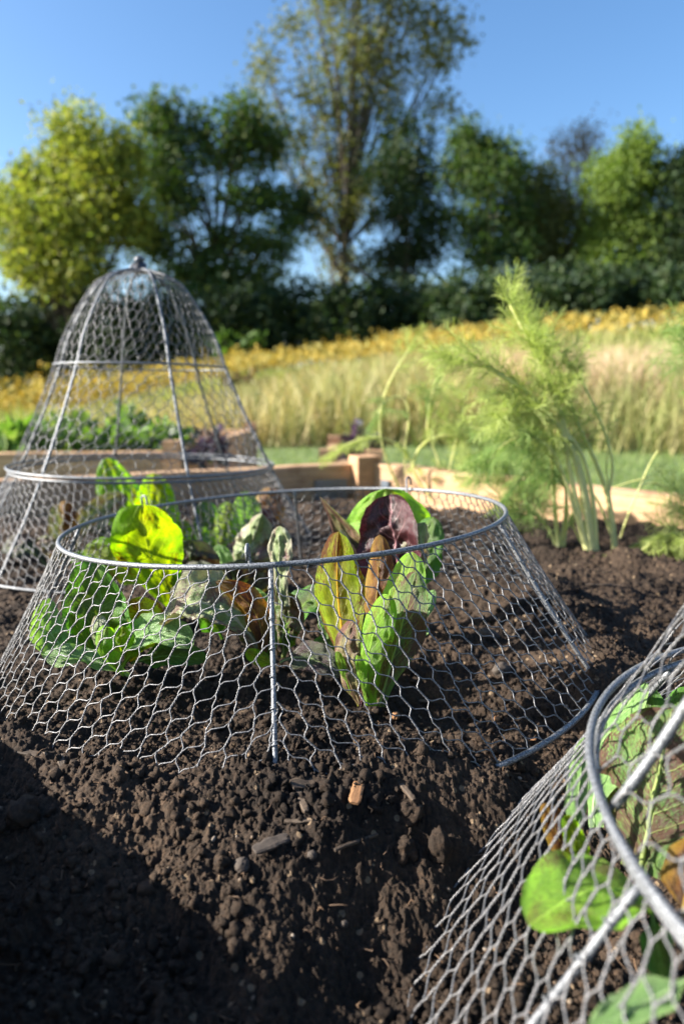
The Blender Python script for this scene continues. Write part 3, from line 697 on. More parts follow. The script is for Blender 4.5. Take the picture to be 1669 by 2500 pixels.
# upright speckled plant on the right
plant(900, 1725, 0, .412, [
    dict(b=(886, 1722, .415), t=(826, 1298, .43), w=140, m='speck', rot=24, cup=.22, c=.52, t0=.18, t1=.60, pet=.28, bend=(-.007, .004, 0), crink=.035),
    dict(b=(882, 1722, .410), t=(862, 1515, .412), w=80, m='brown', rot=32, cup=.35, c=.6, t0=.0, t1=.4, pet=.5, bend=(-.007, 0, 0), crink=.07),
    dict(b=(918, 1722, .412), t=(1008, 1348, .428), w=132, m='lime', rot=20, cup=.25, c=.55, t0=.2, t1=.70, pet=.2, bend=(.000, 0, 0)),
    dict(b=(900, 1724, .404), t=(950, 1452, .404), w=96, m='lime', rot=26, cup=.5, c=.62, t0=.05, t1=.75, pet=.42, bend=(-.006, 0, 0)),
    dict(b=(925, 1722, .408), t=(1014, 1395, .414), w=122, m='sage', rot=22, cup=.3, c=.5, t0=.05, t1=.62, pet=.25, bend=(.001, 0, 0)),
    dict(b=(900, 1600, .435), t=(926, 1305, .45), w=80, m='orange', rot=15, cup=.5, c=.45, t1=.45, bend=(.002, 0, 0)),
    dict(b=(855, 1690, .41), t=(822, 1590, .41), w=26, m='lime', rot=20, cup=.2),
    dict(b=(985, 1560, .44), t=(1060, 1440, .47), w=46, m='pale', rot=10, cup=.3),
    dict(b=(985, 1560, .45), t=(1045, 1535, .46), w=34, m='pale', rot=10, cup=-.3),
    dict(b=(800, 1560, .44), t=(790, 1500, .44), w=40, m='pale', rot=-20, cup=.3),
    dict(b=(896, 1722, .402), t=(872, 1600, .400), w=34, m='lime', rot=30, cup=.5, pet=.5),
    dict(b=(925, 1720, .412), t=(965, 1610, .420), w=30, m='green', rot=20, cup=.4, pet=.5),
    dict(b=(880, 1726, .404), t=(893, 1660, .403), w=16, m='wine', rot=0, cup=.3, pet=.7),
], 'tall upright chicory with yellow and lime speckled leaves, right of the front rod')
# purple headed plant behind it
plant(950, 1500, 0, .52, [
    dict(b=(960, 1500, .57), t=(940, 1192, .585), w=262, m='lime', rot=-5, cup=.35, c=.42, t1=.42, bend=(.002, 0, 0), wave=.08),
    dict(b=(985, 1490, .545), t=(1058, 1262, .56), w=105, m='green', rot=15, cup=.3, c=.5, t1=.5),
    dict(b=(980, 1480, .52), t=(952, 1207, .53), w=172, m='wine', rot=22, cup=-.45, fold=-.2, c=.48, t0=.05, t1=.42, bend=(0, -.006, 0), crink=.07, pw=2.1),
    dict(b=(1000, 1480, .515), t=(1035, 1275, .52), w=92, m='white', rot=-35, cup=.6, c=.45, crink=.09),
    dict(b=(925, 1500, .54), t=(780, 1212, .54), w=150, m='brown', rot=32, cup=-.35, fold=.4, c=.25, t0=.0, t1=.3, pet=.4, pw=1.05, bend=(.006, 0, 0), crink=.09),
    dict(b=(915, 1490, .53), t=(830, 1290, .53), w=105, m='dark', rot=30, cup=.3, c=.35, pw=1.2),
], 'chicory with one shiny wine-red leaf cupped by a broad green leaf')
# big yellow leaf plant behind the front rim on the left
plant(440, 1490, 0, .64, [
    dict(b=(445, 1490, .60), t=(350, 1232, .56), w=172, m='yellow', rot=6, cup=.22, c=.60, t0=.0, t1=.66, pet=.3, bend=(-.010, 0, 0), crink=.04),
    dict(b=(400, 1455, .62), t=(205, 1345, .625), w=100, m='yellow', rot=-15, cup=-.3, bend=(0, 0, .01), c=.5, t1=.4),
    dict(b=(470, 1500, .62), t=(462, 1318, .62), w=160, m='dark', rot=0, cup=.35, c=.5, t1=.42),
    dict(b=(480, 1500, .61), t=(515, 1375, .60), w=140, m='dark', rot=10, cup=.35, c=.5, t1=.42),
    dict(b=(430, 1490, .60), t=(400, 1390, .59), w=90, m='green', rot=10, cup=.3, c=.5, t1=.42),
], 'chicory with one large glowing yellow-green leaf, at the left rim of the low cloche')
plant(590, 1470, 0, .68, [
    dict(b=(560, 1460, .67), t=(640, 1254, .65), w=165, m='white', rot=22, cup=.35, fold=.55, c=.40, t0=0, t1=.36, pw=1.35, crink=.13, wave=.16),
    dict(b=(590, 1480, .65), t=(560, 1372, .64), w=150, m='dark', rot=10, cup=.3, c=.5, t1=.35),
    dict(b=(575, 1480, .66), t=(530, 1330, .67), w=60, m='pale', rot=20, cup=.3),
    dict(b=(600, 1480, .65), t=(655, 1380, .65), w=80, m='brown', rot=-20, cup=.3, c=.5, t1=.4),
], 'chicory with a crinkled mauve-white leaf, standing behind the small front hook')
# plants under the bell cloche
plant(300, 1380, 0, .93, [
    dict(b=(310, 1350, .95), t=(258, 1118, .95), w=95, m='lime', rot=0, cup=.3, c=.5, t1=.45, bend=(.004, 0, 0)),
    dict(b=(330, 1340, .97), t=(300, 1150, .97), w=70, m='green', rot=10, cup=.3, c=.5, t1=.45),
    dict(b=(395, 1390, .93), t=(375, 1155, .93), w=105, m='yellow', rot=0, cup=-.45, c=.5, t1=.42),
    dict(b=(190, 1340, .90), t=(312, 1212, .90), w=70, m='mauve', rot=-10, cup=-.3, c=.5, t1=.4, bend=(-.01, 0, .012)),
    dict(b=(420, 1400, .92), t=(450, 1270, .92), w=60, m='yellow', rot=0, cup=.2),
    dict(b=(330, 1390, .9), t=(255, 1290, .9), w=80, m='dark', rot=0, cup=.2),
], 'chicory under the bell cloche with an upright lime leaf and a yellow leaf')
plant(150, 1350, 0, .88, [
    dict(b=(150, 1350, .88), t=(160, 1222, .88), w=62, m='orange', rot=30, cup=.4, c=.5, t1=.4),
    dict(b=(140, 1350, .87), t=(140, 1230, .87), w=42, m='mauve', rot=-30, cup=.4, c=.5, t1=.4),
    dict(b=(130, 1400, .84), t=(5, 1345, .84), w=70, m='dark', rot=-20, cup=-.4, c=.5, t1=.4, bend=(0, 0, .016)),
    dict(b=(160, 1390, .83), t=(90, 1325, .83), w=50, m='brown', rot=-20, cup=-.4, c=.5, t1=.4, bend=(0, 0, .010)),
    dict(b=(170, 1400, .84), t=(230, 1350, .84), w=50, m='pale', rot=-20, cup=-.4, c=.5, t1=.4, bend=(0, 0, .006)),
], 'small chicory with orange and white leaves, leftmost under the bell cloche')
plant(560, 1350, 0, .93, [
    dict(b=(520, 1350, .93), t=(500, 1222, .93), w=70, m='green', rot=0, cup=.3, c=.5, t1=.45),
    dict(b=(530, 1360, .91), t=(560, 1225, .91), w=70, m='yellow', rot=20, cup=.3, c=.5, t1=.45),
    dict(b=(525, 1350, .90), t=(478, 1290, .90), w=50, m='lime', rot=20, cup=.3, c=.5, t1=.45),
    dict(b=(600, 1340, .93), t=(598, 1200, .93), w=80, m='pale', rot=-20, cup=-.3, c=.5, t1=.45),
    dict(b=(640, 1330, .95), t=(660, 1190, .95), w=85, m='orange', rot=10, cup=.4, c=.5, t1=.45),
    dict(b=(630, 1340, .94), t=(640, 1240, .94), w=85, m='wine', rot=-10, cup=.2, c=.5, t1=.45),
], 'mixed chicory with white, lime and rust leaves, rightmost under the bell cloche')
# plant under the near cloche at lower right
plant(1600, 2150, 0, .26, [
    dict(b=(1450, 2020, .285), t=(1570, 1660, .33), w=150, m='pale', rot=40, cup=.3, c=.45, t1=.4, pet=.3, bend=(-.008, 0, 0)),
    dict(b=(1395, 2080, .27), t=(1425, 1800, .285), w=62, m='pale', rot=-20, cup=.3, c=.45, t1=.4),
    dict(b=(1560, 2130, .27), t=(1640, 1730, .29), w=330, m='sage', rot=10, cup=.2, c=.5, t1=.35, pet=.3, bend=(0, 0, 0)),
    dict(b=(1640, 1950, .33), t=(1560, 1665, .35), w=120, m='green', rot=0, cup=.3, c=.5, t1=.4),
    dict(b=(1700, 1950, .33), t=(1690, 1675, .34), w=190, m='green', rot=0, cup=.3, c=.5, t1=.4),
    dict(b=(1560, 2180, .215), t=(1290, 2260, .195), w=270, m='lime', rot=-40, cup=-.2, c=.45, t0=0, t1=.3, pet=.3, bend=(0, 0, .006), crink=.02),
    dict(b=(1400, 2140, .26), t=(1330, 1960, .26), w=75, m='orange', rot=10, cup=.3, c=.5, t1=.4),
    dict(b=(1440, 2140, .25), t=(1380, 1990, .25), w=60, m='yellow', rot=-10, cup=.3, c=.5, t1=.4),
    dict(b=(1590, 2230, .21), t=(1620, 2400, .19), w=90, m='green', rot=-20, cup=-.2, c=.5, t1=.4),
    dict(b=(1700, 2380, .17), t=(1440, 2520, .155), w=110, m='pale', rot=-30, cup=-.2, c=.5, t1=.4),
    dict(b=(1660, 2250, .21), t=(1700, 2050, .23), w=140, m='orange', rot=-30, cup=.2, c=.5, t1=.4),
], 'chicory with pale and dark olive leaves under the nearest cloche, lower right')

# ------------------------------------------------------------------ fennel
M_stalk = mat_foliage('fennel_stalk', [(.62, .64, .26), (.74, .72, .40)], tr=.4, rough=.4)
M_hair = mat_foliage('fennel_frond', [(.34, .42, .12), (.46, .53, .18), (.58, .62, .28), (.38, .47, .15)], tr=.5, rough=.5, tint=(1.1, 1.2, .5))
M_hair2 = mat_foliage('fennel_frond_dark', [(.16, .28, .08), (.27, .39, .13), (.40, .50, .18)], tr=.45, rough=.5, tint=(1.1, 1.2, .5))
def frond(mb, P0, P1, L, rs, sag=.0, dens=1.9, thick=.00024):
    """feathery frond: rachis P0 > P1, opposite pinnae that split into hairs"""
    P0 = np.array(P0, float); P1 = np.array(P1, float); ax = P1-P0; LA = np.linalg.norm(ax); ax /= LA
    u = np.cross(ax, rs.normal(size=3)); u /= np.linalg.norm(u); v = np.cross(ax, u)
    n = 7; mb.tube([P0, (P0+P1)/2+u*LA*.04, P1], [thick*3, thick*2.2, thick], 4, cap=False)
    V = []
    for i in range(n):
        t = .10+.9*i/n; c = P0+(P1-P0)*t+u*LA*.16*t*(1-t); pl = L*(1.15-t*.65)*(.8+.4*rs.random()); ph0 = rs.random()*3.14
        for sgn_ in (0, math.pi, 1.7):
            a = ph0*.3+sgn_+i*.4; d = ax*.85+(u*math.cos(a)+v*math.sin(a))*.8; d[2] -= sag; d /= np.linalg.norm(d)
            e = c+d*pl; mb.tube([c, e], [thick*1.4, thick*.8], 3, cap=False)
            p2 = np.cross(d, rs.normal(size=3)); p2 /= np.linalg.norm(p2); p3 = np.cross(d, p2)
            for k in range(6):
                tt = .12+.88*k/6; cc = c+(e-c)*tt; a2 = k*2.4+rs.random()
                d2 = d*1.0+(p2*math.cos(a2)+p3*math.sin(a2))*.6; d2[2] -= sag*.6; d2 /= np.linalg.norm(d2)
                hl = pl*.62*(1-.35*tt)*(.7+.6*rs.random())
                s_ = np.cross(d2, rs.normal(size=3)); s_ /= np.linalg.norm(s_); s3 = np.cross(d2, s_); e2 = cc+d2*hl+s3*hl*.12
                V.append([cc-s_*thick, cc+s_*thick, e2])
                d3 = d2+s3*.45; d3 /= np.linalg.norm(d3); cm = cc+d2*hl*.35
                V.append([cm-s_*thick*.8, cm+s_*thick*.8, cm+d3*hl*.6])
    V = np.array(V).reshape(-1, 3); mb.add(V, np.arange(len(V)).reshape(-1, 3))
def curve(pts, n=14):
    P = np.array(pts, float); 
    for _ in range(3):
        Q = [P[0]]
        for a, b_ in zip(P[:-1], P[1:]): Q += [a*.75+b_*.25, a*.25+b_*.75]
        Q.append(P[-1]); P = np.array(Q)
    return P
def fennel(px, py, z, stalks, label, seed, cat='fennel plant', dark=False, group='fennel plants at the right of the bed'):
    """stalks: list of (polyline in photo pixels with depth, base radius, frond reach, number of fronds, length)"""
    Bc = on(px, py, z); root = empty('fennel_plant', Bc); tag(root, label, cat, group); rl = np.array(root.location); rs = np.random.default_rng(seed)
    Y0 = Bc[1]
    for (pl, r0, nf, fl, t_from, sag, dk) in stalks:
        P = curve([at(q[0], q[1], Y0+(q[2] if len(q) > 2 else 0)) for q in pl])
        n = len(P); b = MB(); rr = np.linspace(r0*.9, max(.0008, r0*.34), n)
        rr[:max(2, n//10)] *= 1.2
        b.tube(P-rl, rr, 8); b.build('stalk', M_stalk, root)
        if nf:
            b = MB()
            nf = int(nf*1.7)
            for k in range(nf):
                t = t_from+(1-t_from)*(k/max(1, nf-1)) if nf > 1 else 1
                i = min(n-1, int(t*(n-1))); c = P[i]; tg = P[min(n-1, i+1)]-P[max(0, i-1)]; tg /= np.linalg.norm(tg)
                d = tg*(.6 if t < .97 else 1.)+rs.normal(size=3)*(.45 if t < .97 else .12); d[2] -= sag*.5; d /= np.linalg.norm(d)
                L = fl*(1-.35*t)*(.75+.5*rs.random())
                L *= 1.2; frond(b, c, c+d*L, L*.42, rs, sag)
            for v in range(len(b.v)): b.v[v] = b.v[v]-rl
            b.build('frond', M_hair2 if dk else M_hair, root)
    return root
fennel(1442, 1352, .052, [
    ([(1442, 1355), (1425, 1200), (1390, 1080), (1350, 960), (1300, 850), (1245, 745)], .0052, 11, .060, .35, 0, False),
    ([(1448, 1352), (1432, 1200), (1400, 1090), (1340, 1010), (1290, 960), (1200, 900), (1130, 880)], .0045, 15, .070, .55, .2, False),
    ([(1434, 1350), (1395, 1180), (1375, 1060), (1350, 950), (1330, 880), (1310, 820)], .0042, 15, .070, .5, 0, False),
    ([(1455, 1352), (1450, 1230), (1425, 1110), (1370, 1040), (1300, 1010), (1240, 1010)], .0038, 13, .065, .45, .3, False),
    ([(1430, 1345), (1380, 1170), (1345, 1090), (1290, 1060), (1230, 1080), (1190, 1130)], .0032, 8, .060, .4, .5, True),
], 'tallest feathery fennel with thick pale stalks, in the far right corner of the bed', 21)
fennel(1502, 1345, .052, [
    ([(1502, 1348), (1490, 1230), (1455, 1130), (1410, 1040), (1370, 930), (1340, 860)], .0042, 8, .06, .5, 0, False),
    ([(1498, 1346), (1480, 1210), (1500, 1140), (1470, 1040), (1420, 930), (1400, 900)], .003, 4, .035, .8, 0, False),
    ([(1505, 1344), (1485, 1190), (1478, 1150), (1484, 1090), (1482, 1040)], .0018, 0, 0, 0, 0, True),
    ([(1500, 1330), (1460, 1220), (1430, 1190), (1400, 1240)], .0025, 3, .04, .7, .5, True),
], 'fennel with two pale stalks beside the tallest one, nearer the right edge', 22)
fennel(1362, 1340, .050, [
    ([(1362, 1342), (1352, 1230), (1345, 1130), (1348, 1060), (1335, 980)], .0040, 7, .065, .5, .1, False),
    ([(1358, 1342), (1340, 1290), (1300, 1250), (1260, 1230)], .0028, 6, .055, .4, .4, True),
    ([(1366, 1338), (1385, 1220), (1370, 1150), (1320, 1090), (1250, 1060)], .0026, 7, .06, .4, .5, True),
    ([(1375, 1335), (1385, 1260), (1380, 1180), (1340, 1140), (1280, 1150), (1240, 1200)], .0022, 7, .055, .4, .7, True),
    ([(1420, 1330), (1400, 1290), (1385, 1250)], .002, 0, 0, 0, 0, True),
], 'fennel with dark drooping fronds behind the right end of the low cloche', 23)
fennel(1512, 1312, .055, [
    ([(1512, 1315), (1530, 1260), (1560, 1190), (1585, 1130), (1605, 1100)], .0016, 0, 0, 0, 0, False),
    ([(1585, 1165), (1540, 1175), (1495, 1190)], .0010, 0, 0, 0, 0, True),
    ([(1560, 1190), (1590, 1175), (1630, 1190), (1660, 1240)], .0010, 3, .05, .4, .2, True),
], 'thin leaning yellow fennel stalk crossing the sunlit board', 24)
fennel(985, 1215, .050, [
    ([(985, 1218), (945, 1130), (925, 1060), (930, 980), (960, 910), (1000, 850)], .0030, 4, .055, .78, .1, False),
    ([(992, 1218), (985, 1100), (1000, 1020), (990, 970), (950, 965), (920, 1010)], .0024, 4, .06, .7, .7, True),
    ([(1000, 1220), (1010, 1140), (970, 1080), (920, 1065), (870, 1072), (820, 1100)], .0026, 6, .05, .55, .5, False),
], 'fennel with a long bending stalk, just behind the back rim of the low cloche', 25)
fennel(1060, 1225, .050, [
    ([(1060, 1228), (1000, 1150), (1020, 1090), (1070, 1060), (1140, 1065), (1200, 1100)], .0028, 8, .06, .55, .5, False),
    ([(1066, 1228), (1075, 1130), (1040, 1060), (1045, 1000), (1060, 940)], .0024, 5, .055, .6, 0, True),
    ([(1072, 1228), (1100, 1130), (1120, 1040), (1140, 960)], .0022, 5, .07, .55, 0, False),
    ([(1056, 1228), (1040, 1170), (990, 1110)], .0018, 3, .03, .6, 0, False),
    ([(1076, 1230), (1120, 1160), (1180, 1110), (1240, 1080)], .0020, 7, .06, .4, .4, True),
], 'fennel with arched fronds between the bending stalk and the tall ones', 26)
fennel(1262, 1262, .050, [
    ([(1262, 1264), (1250, 1200), (1235, 1130), (1200, 1060)], .0022, 8, .06, .35, .2, True),
    ([(1266, 1264), (1290, 1200), (1280, 1120), (1250, 1090)], .0022, 8, .06, .3, .4, True),
    ([(1258, 1264), (1230, 1220), (1190, 1180), (1160, 1170)], .0020, 6, .05, .4, .3, False),
    ([(1260, 1262), (1280, 1240), (1310, 1180), (1300, 1090)], .0020, 8, .06, .3, .2, True),
], 'short dark bushy fennel covering the lit board behind the cloche rim', 31)
fennel(1180, 1225, .050, [
    ([(1180, 1226), (1160, 1150), (1130, 1080), (1090, 1030)], .0020, 8, .06, .35, .1, False),
    ([(1184, 1226), (1200, 1140), (1210, 1050), (1190, 960)], .0022, 8, .07, .35, 0, False),
    ([(1178, 1226), (1140, 1170), (1090, 1150)], .0018, 5, .045, .4, .3, False),
], 'light feathery fennel between the arched fronds and the short dark one', 32)
fennel(1690, 1350, .055, [
    ([(1700, 1350), (1660, 1300), (1620, 1300), (1570, 1340), (1530, 1370)], .002, 12, .05, .25, .5, False),
    ([(1705, 1350), (1680, 1310), (1640, 1330), (1580, 1390), (1500, 1390)], .002, 12, .05, .3, .4, False),
    ([(1700, 1345), (1680, 1240), (1650, 1200)], .002, 5, .05, .4, .3, False),
], 'low bright green fennel fronds lying on the soil at the right edge', 27)
fennel(1800, 1300, .055, [
    ([(1800, 1300), (1790, 1100), (1740, 930), (1690, 860)], .003, 10, .07, .6, .5, True),
    ([(1805, 1300), (1810, 1000), (1760, 850), (1700, 800)], .003, 8, .06, .6, .3, True),
], 'dark fennel fronds reaching in from beyond the right edge', 28)

# ------------------------------------------------------------------ debris on the soil, each piece a thing
M_bark = mat_wood('bark', (.04, .028, .02), (.10, .07, .045), 6)
M_chip = mat_wood('fresh_chip', (.20, .095, .04), (.36, .19, .085), 6)
M_stone = mat_plain('stone', (.05, .038, .030), .85, nscale=200, var=.35)
M_clod = M_soil
def hit(px, py):
    """first point of the soil surface seen at a photo pixel"""
    Y = np.linspace(.12, 1.4, 2600); P = np.array([at(px, py, y) for y in Y]); k = np.nonzero(P[:, 2] <= soil(P[:, 0], P[:, 1]))[0]
    return P[k[0]] if len(k) else on(px, py, .05)
def chip(name, px, py, L, Wd, ang, tilt, mat, label, cat, grp=None, th=.35, seed=1):
    g = hit(px, py)
    rs = np.random.default_rng(seed); b = MB(); nn = 9; k = 8
    t = np.linspace(-1, 1, nn); V = []
    for i, q in enumerate(t):
        e = (1-.25*abs(q)**6)*(.85+.3*rs.random())
        for j in range(k):
            a = j*2*math.pi/k+.4; ca, sa = math.cos(a), math.sin(a)
            V.append([q*L/2+(rs.random()-.5)*L*.03, np.sign(ca)*abs(ca)**.5*Wd/2*e*(.93+.14*rs.random()), np.sign(sa)*abs(sa)**.5*Wd*th/2*e*(.9+.2*rs.random())+.0006*math.sin(q*2+seed)])
    F = [[i*k+j, i*k+(j+1) % k, (i+1)*k+(j+1) % k, (i+1)*k+j] for i in range(nn-1) for j in range(k)]
    b.add(V, F); b.more([[0, q+1, q] for q in range(1, k-1)]); e0 = (nn-1)*k; b.more([[e0, e0+q, e0+q+1] for q in range(1, k-1)])
    o = b.build(name, mat, smooth=False); o.location = g+np.array([0, 0, Wd*th*(.2 if mat is M_bark else .5)+.0006]); o.rotation_euler = (.15, tilt, ang); tag(o, label, cat, grp); return o
chip('wood_chip', 871, 1938, .0185, .0062, math.radians(80), -.12, M_chip, 'orange brown wood chip standing upright in the soil before the low cloche', 'wood chip', 'wood chips in the soil', th=.32, seed=3)
chip('wood_chip', 752, 1915, .019, .0075, math.radians(28), .1, M_bark, 'flat greyish bark chip left of the orange chip', 'wood chip', 'wood chips in the soil', seed=4)
chip('twig', 738, 1962, .014, .0034, math.radians(-70), .2, M_bark, 'short dark twig right below the flat bark chip', 'twig', 'twigs in the soil', th=.8, seed=5)
chip('twig', 733, 2009, .015, .0022, math.radians(-4), 0, M_bark, 'thin grey twig lying level below the short dark twig', 'twig', 'twigs in the soil', th=.8, seed=6)
chip('wood_chip', 663, 2068, .018, .0060, math.radians(36), .1, M_stone, 'pale pointed bark shard beside its round stone', 'wood chip', 'wood chips in the soil', seed=7)
chip('twig', 990, 1935, .015, .0028, math.radians(-62), .1, M_bark, 'grey twig right of the orange chip', 'twig', 'twigs in the soil', th=.8, seed=8)
chip('twig', 870, 2060, .026, .0016, math.radians(38), .1, M_bark, 'long thin rootlet twig in front of the orange chip', 'twig', 'twigs in the soil', th=.9, seed=9)
chip('wood_chip', 78, 1842, .020, .0042, math.radians(-8), 0, M_bark, 'bluish bark chip in the shadow at the lower left', 'wood chip', 'wood chips in the soil', seed=10)
chip('wood_chip', 1030, 1712, .018, .0032, math.radians(-12), 0, M_bark, 'thin bark strip right of the upright speckled plant', 'wood chip', 'wood chips in the soil', seed=11)
chip('wood_chip', 1298, 1808, .005, .0022, math.radians(-40), 0, M_chip, 'tiny orange splinter inside the right side of the low cloche', 'wood chip', 'wood chips in the soil', seed=12)
chip('twig', 1478, 1432, .040, .0030, math.radians(-14), 0, M_bark, 'reddish stick on the soil before the fennel', 'twig', 'twigs in the soil', th=.8, seed=13)
chip('wood_chip', 150, 1860, .010, .004, math.radians(-60), .2, M_bark, 'small tan bark flake at the shadow edge on the left', 'wood chip', 'wood chips in the soil', seed=14)
def stone(px, py, r, sq, mat, label, cat='stone', name='stone', seed=1, sc=(1, 1, 1), grp='stones in the soil', rough=.10):
    g = hit(px, py)
    rs = np.random.default_rng(seed); v, f = I3
    d = 1+rough*(vnoise(v[:, 0]*2+seed, v[:, 1]*2+v[:, 2]*1.7, seed)*2+vnoise(v[:, 0]*6, v[:, 1]*6+v[:, 2]*5, seed+3))+rough*.35*vnoise(v[:, 0]*20+v[:, 2]*7, v[:, 1]*20, seed+5)
    V = v*d[:, None]*r*np.array(sc); b = MB(); b.add(V, f); o = b.build(name, mat); o.location = g+np.array([0, 0, r*sq]); o.rotation_euler = (0, .2, seed); tag(o, label, cat, grp); return o
stone(590, 2118, .0036, .3, M_stone, 'round grey stone beside the pale bark shard', seed=2, sc=(1.2, 1, .9))
stone(1078, 2080, .0066, .5, M_clod, 'egg-shaped clod of soil beside the mesh of the nearest cloche', 'clod', 'soil_clod', seed=3, sc=(.85, .9, 1.2), grp='clods in the soil', rough=.22)
stone(762, 2092, .0022, .4, M_stone, 'small pale stone between the bark shard and the long rootlet', seed=4)
stone(840, 2260, .0018, .4, M_stone, 'tan pebble in the dark hollow at the bottom', seed=5, sc=(.8, 1, 1))
stone(1192, 1552, .006, .2, M_stone, 'flat brown stone inside the low cloche, in shade on the right', seed=6, sc=(1.5, 1, .8))
stone(1225, 1640, .0065, .2, M_stone, 'dark rounded stone half in shade behind the mesh', seed=7, sc=(1.3, 1, .9))
stone(965, 1752, .0028, .4, M_chip, 'ochre pebble right beside the foot of the upright plant', seed=8)
stone(1212, 1760, .0024, .4, M_chip, 'ochre pebble farther right inside the low cloche', seed=9)
stone(515, 1655, .0035, .4, M_clod, 'small brown clod below the mauve leaf', 'clod', 'soil_clod', seed=10, grp='clods in the soil', rough=.22)
stone(825, 1665, .0042, .5, M_clod, 'rounded dark clod left of the foot of the upright plant', 'clod', 'soil_clod', seed=11, grp='clods in the soil', rough=.22)
stone(60, 1995, .008, .3, M_clod, 'large clod in the shadow by the left edge', 'clod', 'soil_clod', seed=12, grp='clods in the soil', rough=.2)
stone(985, 2085, .006, .35, M_clod, 'knobbly clod left of the egg-shaped one', 'clod', 'soil_clod', seed=13, grp='clods in the soil', rough=.3)
stone(1000, 1990, .0055, .35, M_clod, 'knobbly clod under the grey twig on the right', 'clod', 'soil_clod', seed=14, grp='clods in the soil', rough=.3)

# ------------------------------------------------------------------ beds beyond, with their plants
def small_bed(cs, zt, label):
    root = empty('raised_bed', (*np.mean(cs, 0), ZL)); tag(root, label, 'raised bed')
    cs = np.array(cs)
    for i in range(len(cs)):
        a, b_ = cs[i], cs[(i+1) % len(cs)]; d = (b_-a)/np.linalg.norm(b_-a)
        board(root, a+d*.02, b_-d*.02, zt-.09, zt-.001*(i % 2)); board(root, a+d*.02, b_-d*.02, ZL-.02, zt-.093)
        m_ = MB(); m_.box(np.array([*a, (zt+.03+ZL)/2])-np.array(root.location), np.eye(3), (.026, .024, (zt+.03-ZL)/2)); m_.build('corner_post', M_post, root, smooth=False)
    b = MB(); k = len(cs); V = [[*p, zt-.05] for p in cs]; b.add(np.array(V), [[0, 1, 2, 3]]); o = b.build('soil', M_soil); to = o; to['kind'] = 'structure'
    return root
small_bed([(-.50, 2.02), (-.40, 3.0), (-1.9, 3.2), (-1.9, 1.9)], .075, 'second timber bed behind the bell cloche, full of leafy greens')
small_bed([(-.045, 2.12), (.10, 2.10), (.11, 2.7), (-.03, 2.7)], .04, 'third timber bed half hidden behind the far corner post')
def bushy(name, loc, R_, H_, n, size, mat, label, cat, group, seed):
    rs = np.random.default_rng(seed); root = empty(name, loc); tag(root, label, cat, group)
    d = rs.normal(size=(n, 3)); d /= np.linalg.norm(d, axis=1, keepdims=True); d[:, 2] = abs(d[:, 2])
    c = d*np.array([R_, R_, H_])*(.45+.55*rs.random((n, 1))); leaves = MB(); leafcards(leaves, c, d, size, rs, up=.8)
    leaves.build('foliage', mat, root)
    b = MB()
    for k in range(6):
        e = c[k]; b.tube([(0, 0, 0), (e[0]*.4, e[1]*.4, e[2]*.6), e], [.004, .003, .0015], 5)
    b.build('stem', M_stalk, root)
    return root
def leafcards(mb, C, D, size, rs, up=.3, aspect=.6):
    """leaf shaped blades (six vertices, folded along the middle)"""
    n = len(C); L = rs.normal(size=(n, 3))+D*1.2; L[:, 2] += up*.3; L /= np.linalg.norm(L, axis=1, keepdims=True)
    s_ = np.cross(L, rs.normal(size=(n, 3))); s_ /= np.linalg.norm(s_, axis=1, keepdims=True); nn = np.cross(L, s_)
    z = size*(.6+.8*rs.random((n, 1))); w_ = z*aspect*.5
    V = np.stack([C, C+L*z*.35+s_*w_+nn*w_*.3, C+L*z*.35-s_*w_+nn*w_*.3, C+L*z*.75+s_*w_*.75+nn*w_*.15, C+L*z*.75-s_*w_*.75+nn*w_*.15, C+L*z, C+L*z*.4, C+L*z*.75], 1)
    F = np.array([[0, 1, 6], [0, 6, 2], [5, 7, 3], [5, 4, 7]]); Q = np.array([[1, 3, 7, 6], [6, 7, 4, 2]])
    o = (np.arange(n)*8)[:, None, None]
    mb.add(V.reshape(-1, 3), (F[None]+o).reshape(-1, 3)); mb.more((Q[None]+o).reshape(-1, 4))
M_greens = mat_foliage('salad_greens', [(.09, .18, .03), (.15, .26, .05), (.06, .13, .03), (.22, .30, .11)], tr=.4, rough=.4)
M_purple = mat_foliage('purple_leaves', [(.045, .025, .05), (.08, .045, .08), (.07, .08, .08)], tr=.2, rough=.4)
gl = [('leafy green salad plant at the left edge of the second bed', -1.10, 2.15), ('pale green leafy plant second from the left in the second bed', -.98, 2.12), ('broad green plant behind the left rib of the bell', -.84, 2.12), ('green plant behind the middle of the bell', -.70, 2.15),
      ('darker green plant right of the middle rib of the bell', -.58, 2.2), ('tall bright greens rising at the back of the second bed', -.80, 2.55), ('tall light greens at the back left of the second bed', -1.2, 2.6)]
for i, (lb, gx, gy) in enumerate(gl):
    bushy('salad_plant', (gx, gy, .02), .10, .10+.03*(i % 3), 220, .045, M_greens, lb, 'salad plant', 'leafy greens in the second bed', 40+i)
bushy('purple_basil', (-.405, 2.1, .03), .05, .10, 130, .035, M_purple, 'small purple leaved plant at the corner of the second bed', 'herb', 'purple herbs', 51)
bushy('purple_basil', (.062, 2.17, .03), .055, .12, 150, .035, M_purple, 'purple leaved plant behind the far corner post of the main bed', 'herb', 'purple herbs', 52)

